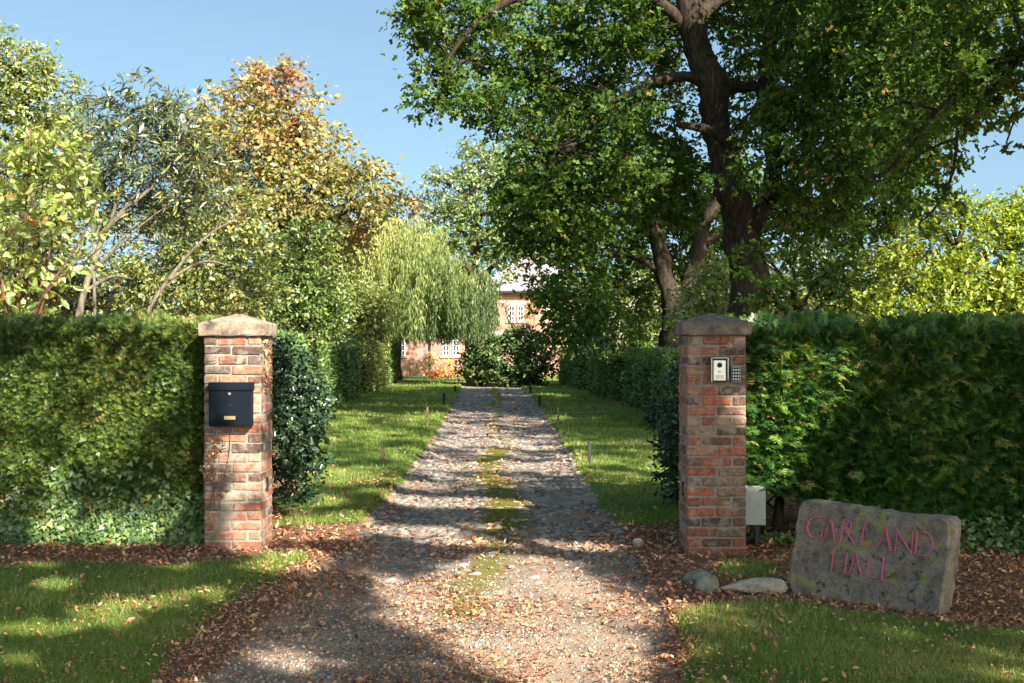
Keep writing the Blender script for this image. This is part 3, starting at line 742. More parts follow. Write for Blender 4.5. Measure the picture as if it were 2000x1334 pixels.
def cabinet():
    Y = 9.25; a = P(1440, 955, Y); b_ = P(1497, 1027, Y)
    r = empty('utility_cabinet', ((a[0]+b_[0])/2, Y+.1, b_[2]), 'pale grey metal utility cabinet between the right brick pillar and the hedge', 'cabinet')
    pm = plain('pale_grey_paint', (.36, .4, .4), .5, var=.1, scale=12)
    m = MB(); m.box((a[0], Y+.022, b_[2]), (b_[0], Y+.2, a[2]+.02), .004); m.build('body', pm, r)
    m = MB(); m.box((a[0]+.004, Y, b_[2]+.006), (b_[0]-.02, Y+.018, a[2]+.015), .004); m.build('door', pm, r)
    m = MB(); m.box((a[0]+.04, Y+.06, -.03), (a[0]+.08, Y+.1, b_[2]+.01), .003); m.build('post', M['black'], r); m = MB(); m.box((b_[0]-.08, Y+.06, -.03), (b_[0]-.04, Y+.1, b_[2]+.01), .003); m.build('post', M['black'], r)
cabinet()

# ------------------------------------------------------------------ carved stone
def carved_stone():
    BLp = G(1545, 1158); TH = math.radians(44); Ls = .985
    ca, sa = math.cos(TH), math.sin(TH)
    U = np.array([ca, -sa, 0]); Nf = np.array([-sa, -ca, 0]); tilt = .10
    o3 = np.array([BLp[0], BLp[1], -.03])
    def S3(u, v, d=0.0):   # u metres along, v metres up, d metres proud of the face
        return o3 + U*u + np.array([0, 0, 1])*v*math.cos(tilt) - Nf*(v*math.sin(tilt)) + Nf*d
    r = empty('carved_stone', tuple(o3+U*Ls/2+np.array([0, 0, .03])), 'rough sandstone slab carved GARLAND HALL in pink letters, spotted with lichen', 'stone sign')
    # photograph pixel -> face coordinates by intersecting the view ray with the face
    nrm = Nf*math.cos(tilt)+np.array([0, 0, 1])*math.sin(tilt)
    eye = np.array([0, 0, EYE])
    upv = np.array([0, 0, 1])*math.cos(tilt)-Nf*math.sin(tilt)
    def uv(zx, zy):
        px = 1530+zx/4.94; py = 960+zy/4.94
        d = P(px, py, 1.0)-eye; t = ((o3-eye)@nrm)/(d@nrm); q = eye+d*t-o3
        return np.array([q@U, q@upv])
    out = np.array([uv(*q) for q in [(75, 1010), (62, 850), (60, 690), (92, 510), (105, 420), (130, 250), (150, 160), (195, 95), (350, 112), (560, 145), (700, 168), (850, 182), (1000, 212), (1150, 236), (1400, 254), (1560, 272), (1598, 318), (1592, 500), (1565, 760), (1530, 1000), (1495, 1190), (1100, 1150), (600, 1080)]])
    # densify
    D = []
    for i in range(len(out)):
        a, b_ = out[i], out[(i+1) % len(out)]
        k = max(2, int(np.linalg.norm(b_-a)/.025))
        for t in range(k): D.append(a+(b_-a)*t/k)
    D = np.array(D); D += np.random.default_rng(4).normal(0, .003, D.shape); D += np.stack([vn(D[:, 0]*15, D[:, 1]*15, 2), vn(D[:, 0]*15, D[:, 1]*15, 8)], 1)*.004; n = len(D)
    cen = np.array([.49*Ls, .27]); V = []; F = []
    layers = [(.985, 0.0), (1.0, -.009), (1.005, -.09), (1.0, -.16), (.96, -.18)]
    for sc, d in layers:
        for k, q in enumerate(D):
            w = cen+(q-cen)*sc
            V.append(S3(w[0], w[1], d+.006*float(vn(w[0]*14, w[1]*14, d*9))))
    for l in range(len(layers)-1):
        for i in range(n): F.append((l*n+i, l*n+(i+1) % n, (l+1)*n+(i+1) % n, (l+1)*n+i))
    # front: concentric rings to centre for relief
    base = 0; ring_prev = 0
    sc = .965
    for q, s_ in enumerate((.8, .6, .4, .2)):
        st = len(V)
        for w0 in D:
            w = cen+(w0-cen)*s_; V.append(S3(w[0], w[1], .003*float(vn(w[0]*9, w[1]*9, 3))-.003))
        for i in range(n): F.append((st+i, st+(i+1) % n, ring_prev+(i+1) % n, ring_prev+i))
        ring_prev = st
    V.append(S3(cen[0], cen[1], 0)); c_ = len(V)-1
    for i in range(n): F.append((c_, ring_prev+(i+1) % n, ring_prev+i))
    V.append(S3(cen[0], cen[1], -.185)); c_ = len(V)-1; e = (len(layers)-1)*n
    for i in range(n): F.append((c_, e+i, e+(i+1) % n))
    m = MB(); m.add(V, F); m.build('slab', M['sign_stone'], r, False)
    pm, nt, b_ = new_mat('pink_paint'); nz = noise(nt, 90, 5, .7, pos(nt))
    wz = noise(nt, 38, 5, .75, pos(nt)); wr_ = ramp(nt, [(.62, (0, 0, 0)), (.72, (.25, .25, .25))]); nt.links.new(wz.outputs['Fac'], wr_.inputs[0])
    rr = ramp(nt, [(.34, (.36, .14, .17)), (.5, (.72, .14, .27)), (.75, (.8, .26, .4))]); nt.links.new(nz.outputs['Fac'], rr.inputs[0]); nt.links.new(mix(nt, wr_.outputs[0], rr.outputs[0], (.2, .165, .14)), b_.inputs['Base Color']); b_.inputs['Roughness'].default_value = .9
    # strokes in zoomed-photo coordinates: (points, start width, end width)
    St = {
     'G': [([(405,262),(370,242),(310,245),(262,275),(236,335),(240,390),(270,430),(310,446),(350,440),(368,420)], [5,8,11,15,17,16,13,9,6,6]), ([(368,448),(375,385)], [8,8]), ([(340,388),(408,384)], [3,3])],
     'A': [([(440,262),(468,300),(500,478)], [5,14,14]), ([(452,278),(420,370),(388,462)], [6,6,5]), ([(415,378),(480,376)], [4,4]), ([(476,482),(522,480)], [3,3])],
     'R': [([(585,272),(568,380),(552,486)], [12,13,12]), ([(565,270),(610,272),(650,298),(655,340),(625,372),(578,376)], [5,7,12,12,7,4]), ([(610,374),(650,440),(690,510)], [8,14,7]), ([(535,486),(580,490)], [3,3])],
     'L': [([(785,305),(768,410),(748,512)], [12,13,12]), ([(735,512),(800,518),(850,528),(872,505)], [5,8,7,4]), ([(768,300),(806,310)], [3,3])],
     'AA': [([(992,338),(1010,440),(1034,566)], [8,15,14]), ([(985,342),(950,440),(905,545)], [6,6,5]), ([(932,468),(1010,470)], [4,4]), ([(1012,566),(1058,572)], [3,3])],
     'N': [([(1105,370),(1090,470),(1078,570)], [6,7,7]), ([(1090,358),(1160,470),(1238,598)], [8,16,12]), ([(1252,378),(1246,480),(1238,598)], [7,7,6]), ([(1060,570),(1100,574)], [3,3])],
     'D': [([(1300,385),(1285,490),(1270,602)], [12,14,12]), ([(1280,380),(1350,386),(1410,415),(1440,480),(1436,550),(1400,600),(1350,616),(1262,604)], [4,7,12,17,17,12,7,5])],
     'H': [([(490,540),(478,650),(462,770)], [8,11,10]), ([(618,588),(606,680),(592,785)], [7,11,9]), ([(480,664),(602,680)], [3,4]), ([(450,770),(478,772)], [3,3])],
     'Al': [([(705,590),(725,690),(752,806)], [7,14,13]), ([(700,600),(665,700),(635,790)], [5,6,5]), ([(662,700),(730,706)], [3,3])],
     'Ll': [([(838,600),(822,710),(808,808)], [7,11,12]), ([(800,808),(850,824),(895,832),(912,822)], [6,8,6,3])],
     'Le': [([(968,630),(960,740),(950,846)], [9,11,12]), ([(940,846),(990,858),(1040,862),(1062,842)], [6,8,6,3])],
    }
    mb = MB()
    for k, strokes in St.items():
        for pts, wd in strokes:
            s3 = smooth_line(np.array([(p[0], p[1], w) for p, w in zip(pts, wd)], float), 6) if len(pts) > 2 else np.array([(p[0], p[1], w) for p, w in zip(pts, wd)], float)
            if len(s3) == 2: s3 = np.array([s3[0]+(s3[1]-s3[0])*t for t in np.linspace(0, 1, 6)])
            g = np.gradient(s3[:, :2], axis=0); g /= np.linalg.norm(g, axis=1)[:, None]+1e-9; nn = np.stack([-g[:, 1], g[:, 0]], 1)
            V = []; F = []
            for i in range(len(s3)):
                w = s3[i, 2]*.5*.9
                for sgn in (1, -1):
                    q = uv(*(s3[i, :2]+nn[i]*w*sgn)); V.append(S3(q[0], q[1], .006))
            for sgn in (1, -1):
                for i in range(len(s3)):
                    q = uv(*(s3[i, :2]+nn[i]*s3[i, 2]*.45*sgn)); V.append(S3(q[0], q[1], -.006))
            m_ = len(s3)
            for i in range(m_-1):
                F.append((2*i, 2*i+1, 2*i+3, 2*i+2))
                F.append((2*i, 2*i+2, 2*m_+i+1, 2*m_+i)); F.append((2*i+1, 3*m_+i, 3*m_+i+1, 2*i+3))
            mb.add(V, F)
    mb.build('lettering', pm, r)
carved_stone()
def rock(px, py, w, h, dpt, mat, label, seed, flat=.0, taper=0.0, g=None, rz=0.0):
    q = G(px, py); z = float(gh(q[0], q[1]))
    bm = bmesh.new(); bmesh.ops.create_icosphere(bm, subdivisions=4, radius=1.0)
    for v in bm.verts:
        c = v.co.copy(); n = float(vn.fbm(c.x*1.1+seed, c.y*1.1, c.z*1.1, 4)); n2 = float(vn.fbm(c.x*5+seed, c.y*5, c.z*5, 3))
        s_ = 1+.3*n+.05*n2; t = 1-taper*(1-(c.x+1)/2)
        x = c.x*s_*w/2; y = c.y*s_*dpt/2*t; zz = max(c.z, -.55)*s_*h*.62*t
        v.co = Vector((x, y, zz))
    me = bpy.data.meshes.new('rock'); bm.to_mesh(me); bm.free()
    o = link('rock', me, mat, None, True); o.location = (q[0], q[1]+dpt*.3, z+h*.3); o.rotation_euler = (0, 0, rz)
    tag(o, label, 'rock', g)
gr_ = 'rocks lying on the right verge'
rock(1478, 1160, .40, .13, .17, M['rock'], 'long pale boulder with a thick right end beside the carved stone', 2.2, taper=.55, g=gr_)
rock(1385, 1158, .15, .12, .13, M['rock_grey'], 'rounded grey-green rock left of the long pale boulder', 5.1, g=gr_)
rock(1368, 1140, .19, .09, .14, M['rock_grey'], 'flat grey rock half hidden behind the rounded rock, mossy at its foot', 9.4, g=gr_)
rock(1247, 1068, .09, .07, .08, M['rock_grey'], 'lone small grey stone at the lawn corner left of the right pillar', 7.7, g=gr_)
rock(1555, 1140, .10, .10, .1, M['rock'], 'small whitish stone leaning against the left foot of the carved stone', 4.4, g=gr_)

# ------------------------------------------------------------------ stakes beside the drive
def stakes():
    m, nt, b = new_mat('weathered_wood'); p = pos(nt)
    mp = nt.nodes.new('ShaderNodeMapping'); mp.inputs['Scale'].default_value = (30, 30, 4); nt.links.new(p, mp.inputs[0])
    n = noise(nt, 1.5, 5, .7, mp.outputs[0]); r = ramp(nt, [(.35, (.1, .07, .045)), (.65, (.36, .26, .15))]); nt.links.new(n.outputs['Fac'], r.inputs[0]); nt.links.new(r.outputs[0], b.inputs['Base Color']); b.inputs['Roughness'].default_value = .9
    dk = plain('dark_wood', (.035, .03, .028), .85, var=.4, scale=30)
    L = [(748, 907, 41, 0, 'nearest wooden stake on the left lawn'), (835, 830, 33, 0, 'second nearest wooden stake on the left lawn'),
         (867, 790, 22, 1, 'third nearest stake on the left lawn, dark wood'), (889, 766, 12, 1, 'fourth nearest stake on the left lawn, small and dark'),
         (1151, 909, 44, 1, 'nearest stake on the right lawn, black wood'), (1091, 830, 32, 0, 'second nearest stake on the right lawn, pale sunlit wood'),
         (1054, 793, 22, 1, 'third nearest stake on the right lawn, dark wood'), (1036, 769, 14, 1, 'fourth nearest stake on the right lawn, small and dark'),
         (992, 750, 12, 0, 'pale stake at the far end of the drive in front of the big dark shrub'), (815, 741, 9, 1, 'tiny dark stake on the far grass, left one of two'), (876, 741, 9, 1, 'tiny dark stake on the far grass, right one of two')]
    for px, py, h, d, lab in L:
        q = G(px, py); hh = h/FPX*q[1]; z = float(gh(q[0], q[1])); w = .021 if q[1] < 25 else .034
        mb = MB(); c = random.uniform(-.012, .012)
        lo = (q[0]-w, q[1]-w, z-.05); mb.box(lo, (q[0]+w, q[1]+w, z+hh), .004, jit=.001)
        mb.v = [(x+(zz-z)*c*3, y, zz) for x, y, zz in mb.v]
        o = mb.build('wooden_stake', dk if d else m); tag(o, lab, 'stake', 'short stakes along the lawn edges')
stakes()

# ------------------------------------------------------------------ hedges
def face_cover(o, u, v, nrm, n, shape, L, mat, name, parent, bumpa=.05, up=.4, ragged=.02, spread=.6, keep=None, rn=None, bs=2.2):
    """leafy sprays over a face: o corner, u and v edge vectors, nrm outward"""
    o, u, v, nrm = (np.array(q, float) for q in (o, u, v, nrm))
    a = rng.random(n); b = rng.random(n); p = o+a[:, None]*u+b[:, None]*v
    d = bumpa*vn.fbm(p[:, 0]*bs+p[:, 1]*bs*.7, p[:, 2]*bs, p[:, 1]*bs, 3)
    dep = -np.abs(rng.normal(0, ragged, n))*2 + ragged
    p = p+nrm*(d+dep)[:, None]
    if keep is not None:
        k = keep(p); p = p[k]
    m = len(p)
    A = unit(nrm*1.0+np.array([0, 0, up])+rng.normal(size=(m, 3))*spread)
    N = unit(rng.normal(size=(m, 3))*.6+np.array([0, 0, .8])+nrm*.8)
    return p, A, N
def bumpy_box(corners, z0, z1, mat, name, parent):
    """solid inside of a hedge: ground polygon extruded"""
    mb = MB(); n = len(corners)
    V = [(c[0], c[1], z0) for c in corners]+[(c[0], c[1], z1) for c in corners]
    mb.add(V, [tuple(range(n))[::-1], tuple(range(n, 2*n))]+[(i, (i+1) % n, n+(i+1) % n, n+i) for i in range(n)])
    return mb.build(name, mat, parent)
def cover_many(faces, shape, L, mat, name, parent, **kw):
    PP, AA, NN = [], [], []
    for (o, u, v, nrm, n) in faces:
        p, A, N = face_cover(o, u, v, nrm, n, shape, L, mat, name, parent, **kw); PP.append(p); AA.append(A); NN.append(N)
    p, A, N = map(np.concatenate, (PP, AA, NN)); n = len(p)
    r = np.clip(rng.random(n)*.8+.35*vn.fbm(p[:, 0]*1.5, p[:, 2]*1.5, p[:, 1], 2)+.1, 0, 1)
    return leaves(name, p, A, N, L*(.6+.7*rng.random(n)), shape, mat, parent, r)

def left_hedge():
    x1 = PL[0]-.01; x0 = -6.5; y = 9.42; H = 1.74
    r = empty('hedge', ((x0+x1)/2, y+.5, 0), 'clipped yew hedge browned at the top, left of the letterbox pillar', 'hedge')
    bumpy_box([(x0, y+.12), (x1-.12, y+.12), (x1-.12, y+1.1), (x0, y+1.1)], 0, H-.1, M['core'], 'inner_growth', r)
    cover_many([((x0, y, 0), (x1-x0, 0, 0), (0, 0, H), (0, -1, 0), 86000),
                ((x0, y, H), (x1-x0, 0, 0), (0, 1.2, 0), (0, 0, 1), 15000),
                ((x1, y, 0), (0, 1.2, 0), (0, 0, H), (1, 0, 0), 5000)], 'yew', .075, M['yew'], 'foliage', r, bumpa=.07, up=.1, ragged=.03, spread=.65)
    # ivy along the foot
    q = empty('ivy', (-3.6, 9.3, 0), 'pale-veined ivy creeping along the foot of the left hedge', 'ivy')
    n = 7200; x = rng.uniform(-6.4, x1+.05, n); z = np.abs(rng.normal(0, .2, n))*(1+.4*vn(x*1.5, 0*x)); yy = y-.05-.05*rng.random(n)-np.clip(.22-z, 0, 1)*.5*rng.random(n)
    p = np.stack([x, yy, z+gh(x, yy)+.01], 1); A = unit(np.array([0, -.5, -.6])+rng.normal(size=(n, 3))*.5); N = unit(np.array([.1, -.8, .7])+rng.normal(size=(n, 3))*.35)
    leaves('foliage', p, A, N, .042*(.6+.8*rng.random(n)), 'ivy', M['ivy'], q)
    st = MB()
    for i in range(14):
        xx = random.uniform(-4.6, -2.6); pts = [(xx, y-.08, .02)]
        for k in range(6): pts.append((pts[-1][0]+random.uniform(-.05, .16), y-.08+random.uniform(-.02, .02), max(.02, pts[-1][2]+random.uniform(-.02, .08))))
        st.tube(smooth_line(pts, 3), [.005]*19, 5)
    st.build('stems', M['twig'], q, True)
left_hedge()
def right_hedge():
    x0 = PR[0]+.47; x1 = 6.6; y = 9.45; H = 1.685
    r = empty('hedge', ((x0+x1)/2, y+.6, 0), 'feathery dark green conifer hedge behind the carved stone', 'hedge')
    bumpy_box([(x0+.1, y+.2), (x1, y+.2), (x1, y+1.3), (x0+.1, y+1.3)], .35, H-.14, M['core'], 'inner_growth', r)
    def keep(p):
        zb = .4-.3*np.clip((p[:, 0]-2.3)/1.0, 0, 1)+.1*vn.fbm(p[:, 0]*2.5, p[:, 1], 4, 2)
        return p[:, 2] > zb
    cover_many([((x0-.05, y, 0), (x1-.1-x0, 0, 0), (0, 0, H), (0, -1, 0), 66000),
                ((x0-.05, y, H), (x1-.1-x0, 0, 0), (0, 1.3, 0), (0, 0, 1), 13000),
                ((x1, y+.1, 0), (0, 1.2, 0), (0, 0, H), (1, 0, 0), 4500),
                ((x0, y+.1, 0), (0, 1.2, 0), (0, 0, H), (-1, 0, 0), 4500)], 'frond', .105, M['conifer'], 'foliage', r, bumpa=.22, up=-.05, ragged=.05, spread=.5, keep=keep, bs=1.6)
    # longer tips that stand out of the face and the top
    n = 2400; x = rng.uniform(x0-.05, x1, n); z = rng.uniform(.4, H+.05, n); p = np.stack([x, y-.03-.1*rng.random(n)+(z > H-.05)*rng.random(n)*.8, z], 1)
    A = unit(np.stack([rng.normal(-.1, .4, n), -1+(z > H-.1)*.6, rng.normal(.15, .35, n)+(z > H-.1)*.8], 1)); N = unit(rng.normal(size=(n, 3))*.4+np.array([0, -.3, 1]))
    leaves('foliage_tips', p, A, N, .14*(.6+.6*rng.random(n)), 'frond', M['conifer'], r)
    t = MB()
    for xx in (2.05, 2.2, 2.75, 3.1, 3.4, 4.1, 4.8):
        t.tube([(xx, y+.35, -.05), (xx+.03, y+.35, .3), (xx-.02, y+.4, .9)], [.05, .04, .03], 8, rough=.2)
        for k in range(3): t.tube([(xx, y+.35, .2+.1*k), (xx+random.uniform(-.3, .3), y+.15, .4+.1*k)], [.012, .005], 5)
    t.build('stems', M['bark'], r, True)
    q = empty('ivy', (3.8, 9.2, 0), 'dark ivy patch on the ground right of the carved stone', 'ivy')
    n = 4000; x = rng.uniform(1.9, 6.4, n); yy = 9.5-.6*rng.random(n)*np.clip((x-1.8)/1.5, .25, 1); zz = .02+.22*rng.random(n)**2*np.clip((x-2)/1.2, .3, 1)
    p = np.stack([x, yy, zz+gh(x, yy)], 1); A = unit(np.array([0, -.5, -.3])+rng.normal(size=(n, 3))*.6); N = unit(np.array([0, -.4, 1])+rng.normal(size=(n, 3))*.4)
    leaves('foliage', p, A, N, .045*(.6+.7*rng.random(n)), 'ivy', M['ivy'], q)
right_hedge()

def clipped(label, pts_l, pts_r, H, mat, n, L, shape='diamond', group='clipped hedges either side of the lawn', round_top=.12, bumpa=.1):
    """hedge from two ground lines (inner face points, outer face points)"""
    a = np.array(pts_l, float); b = np.array(pts_r, float); c = np.concatenate([a, b[::-1]]).mean(0)
    r = empty('clipped_hedge', (c[0], c[1], 0), label, 'hedge', group)
    cor = np.concatenate([a, b[::-1]]); cin = c+(cor-c)*.94
    d = unit(np.array([*(cor-c).T]).T)*.18; cin = cor-d
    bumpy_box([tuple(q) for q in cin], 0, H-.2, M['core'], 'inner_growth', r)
    m = len(cor); per = [np.linalg.norm(cor[(i+1) % m]-cor[i])*H for i in range(m)]; tot = sum(per)
    ar = 0.0; faces = []
    area = sum(np.cross(a[i+1]-a[i], b[i]-a[i]) for i in range(len(a)-1)); sg = 1
    # orientation
    s2 = 0.5*sum(cor[i][0]*cor[(i+1) % m][1]-cor[(i+1) % m][0]*cor[i][1] for i in range(m))
    for i in range(m):
        p, q = cor[i], cor[(i+1) % m]; e = q-p; nr = np.array([e[1], -e[0]])/np.linalg.norm(e)*(1 if s2 > 0 else -1)
        vis = max(.08, float(-nr@unit(np.array([*((p+q)/2)]))))
        faces.append(((p[0], p[1], 0), (e[0], e[1], 0), (0, 0, H-round_top*.3), (nr[0], nr[1], 0), int(n*per[i]/tot*(.25+1.6*vis))))
    for i in range(len(a)-1):
        faces.append(((a[i][0], a[i][1], H), tuple(np.append(a[i+1]-a[i], 0)), tuple(np.append(b[i]-a[i], 0)), (0, 0, 1), int(n*.12)))
    cover_many(faces, shape, L, mat, 'foliage', r, bumpa=bumpa, up=.2, ragged=.03, spread=.8)
    return r
# left row (inner face / outer face)
clipped('long dark clipped hedge on the left of the lawn, nearest section', [(-3.75, 20), (-4.15, 25.5), (-4.75, 32), (-4.75, 37)], [(-5.6, 20), (-6, 25.5), (-6.4, 32), (-6.4, 37)], 1.74, M['box'], 42000, .075)
clipped('clipped hedge end with sunlight painted as yellow-green leaves, between two dark hedge sections', [(-4.72, 38.5), (-4.8, 45)], [(-6.9, 38.2), (-6.9, 45)], 1.72, M['box_sunlit'], 16000, .09)
clipped('dark rounded clipped hedge at the far end of the left row', [(-4.95, 47), (-5.2, 53)], [(-7.2, 47), (-7.4, 53)], 1.75, M['box'], 10000, .11)
# right row
clipped('dark clipped hedge behind the right pillar, nearest section of the right row', [(2.9, 21.5), (3.42, 26.4), (3.15, 33)], [(4.9, 21.5), (5.2, 26.4), (5.0, 33)], 1.45, M['box'], 34000, .08)
clipped('lighter clipped hedge in the middle of the right row', [(3.0, 34), (2.72, 42)], [(5, 34), (4.8, 42)], 1.43, M['box'], 16000, .09, bumpa=.16)
clipped('dark square clipped hedge at the far end of the right row', [(2.45, 43.5), (2.15, 54)], [(4.6, 43.5), (4.6, 54)], 1.47, M['box'], 14000, .11)

def bush(name, label, cat, blobs, mat, shape, L, dens, csize=.2, stems=6, shell=.6, group=None, per=30, stem_mat=None, core=True):
    c = np.mean([b[0] for b in blobs], 0); r = empty(name, (c[0], c[1], 0), label, cat, group)
    Pp, O, CC = crown_pts(blobs, dens, csize, per, shell); k = Pp[:, 2] > .03; Pp, O = Pp[k], O[k]
    A, N = leaf_orient(len(Pp), O, .15, .6)
    leaves('foliage', Pp, A, N, L*(.65+.6*rng.random(len(Pp))), shape, mat, r)
    t = MB()
    for i in range(stems):
        e = CC[rng.integers(len(CC))]; b0 = np.array([c[0]+random.uniform(-.1, .1), c[1]+random.uniform(-.1, .1), -.03]); md = (b0+e)/2+np.array([0, 0, .1*e[2]])+rng.normal(0, .05, 3)
        t.tube(smooth_line([b0, md, e], 4), np.linspace(.02, .006, 9), 6)
    t.build('stems', stem_mat or M['twig'], r, True)
    return r
bush('holly_bush', 'dark glossy holly bush right behind the letterbox pillar', 'bush',
     [((-2.45, 11.3, 1.0), (.6, .6, .76)), ((-2.4, 11.3, .45), (.56, .6, .5)), ((-2.85, 11.3, 1.1), (.6, .6, .66)), ((-2.3, 11.45, .9), (.45, .5, .55))], M['holly'], 'ovate', .06, 4200, .14, 10, .7)
bush('holly_bush', 'dark leafy bush peeping out left of the intercom pillar', 'bush',
     [((1.78, 11.2, .75), (.42, .6, .7)), ((1.85, 12.2, .85), (.4, .8, .55)), ((1.74, 11.2, .3), (.3, .5, .32))], M['holly'], 'ovate', .055, 3600, .13, 8, .7)
bush('rhododendron', 'big dark rhododendron at the end of the drive', 'bush',
     px_blobs([(985, 702, 75, 40), (930, 712, 38, 28), (1045, 700, 34, 42), (1015, 662, 42, 24), (960, 672, 30, 20), (960, 728, 50, 20), (1030, 730, 45, 18)], 49), M['rhodo'], 'ovate', .17, 900, .3, 10, .6)
bush('red_shrub', 'low russet red shrub in front of the house', 'bush', px_blobs([(862, 722, 30, 12), (845, 726, 22, 8), (880, 727, 24, 8)], 60), M['red_shrub'], 'diamond', .13, 700, .2, 5, .4)
bush('flower_bed_plant', 'yellow-green bedding plants below the double window of the house', 'plant', px_blobs([(830, 712, 22, 8), (860, 706, 26, 9), (885, 712, 18, 8)], 62), M['climber'], 'diamond', .12, 420, .2, 4, .3)
bush('flower_bed_plant', 'pink and yellow bedding plants against the house by the hedge end', 'plant', px_blobs([(790, 715, 20, 7), (812, 718, 16, 6)], 62), M['climber'], 'diamond', .12, 380, .2, 4, .3)
# dried ivy on the left pillar
def dried_ivy():
    q = empty('climbing_ivy', (PL[0]+.08, PL[1], .5), 'withered brown ivy clinging to the left side of the letterbox pillar', 'ivy')
    n = 150; t = rng.random(n); x = PL[0]+.03+.13*rng.random(n)*(1-.3*t)+.05*np.sin(t*9); z = .38+.5*t
    p = np.stack([x, np.full(n, PL[1]-.012), z], 1); A = unit(np.array([0, -.4, -1])+rng.normal(size=(n, 3))*.6); N = unit(np.array([0, -1, .3])+rng.normal(size=(n, 3))*.4)
    leaves('foliage', p, A, N, .018*(.6+.9*rng.random(n)), 'ivy', M['dry_ivy'], q)
    n = 120; z = 1.2+.42*rng.random(n); p = np.stack([np.full(n, PL[0]+.455), PL[1]+.1+.25*rng.random(n), z], 1)
    A = unit(np.array([.3, 0, -1])+rng.normal(size=(n, 3))*.6); N = unit(np.array([1, -.4, .3])+rng.normal(size=(n, 3))*.4)
    leaves('foliage', p, A, N, .025*(.6+.9*rng.random(n)), 'ivy', M['litter'], q)
    st = MB()
    for i in range(3):
        pts = [(PL[0]+.05+.04*i, PL[1]-.006, .3)]
        for k in range(6): pts.append((pts[-1][0]+random.uniform(-.02, .03), PL[1]-.006, pts[-1][2]+.1))
        st.tube(smooth_line(pts, 3), [.003]*19, 5)
    st.build('stems', M['twig'], q)
dried_ivy()

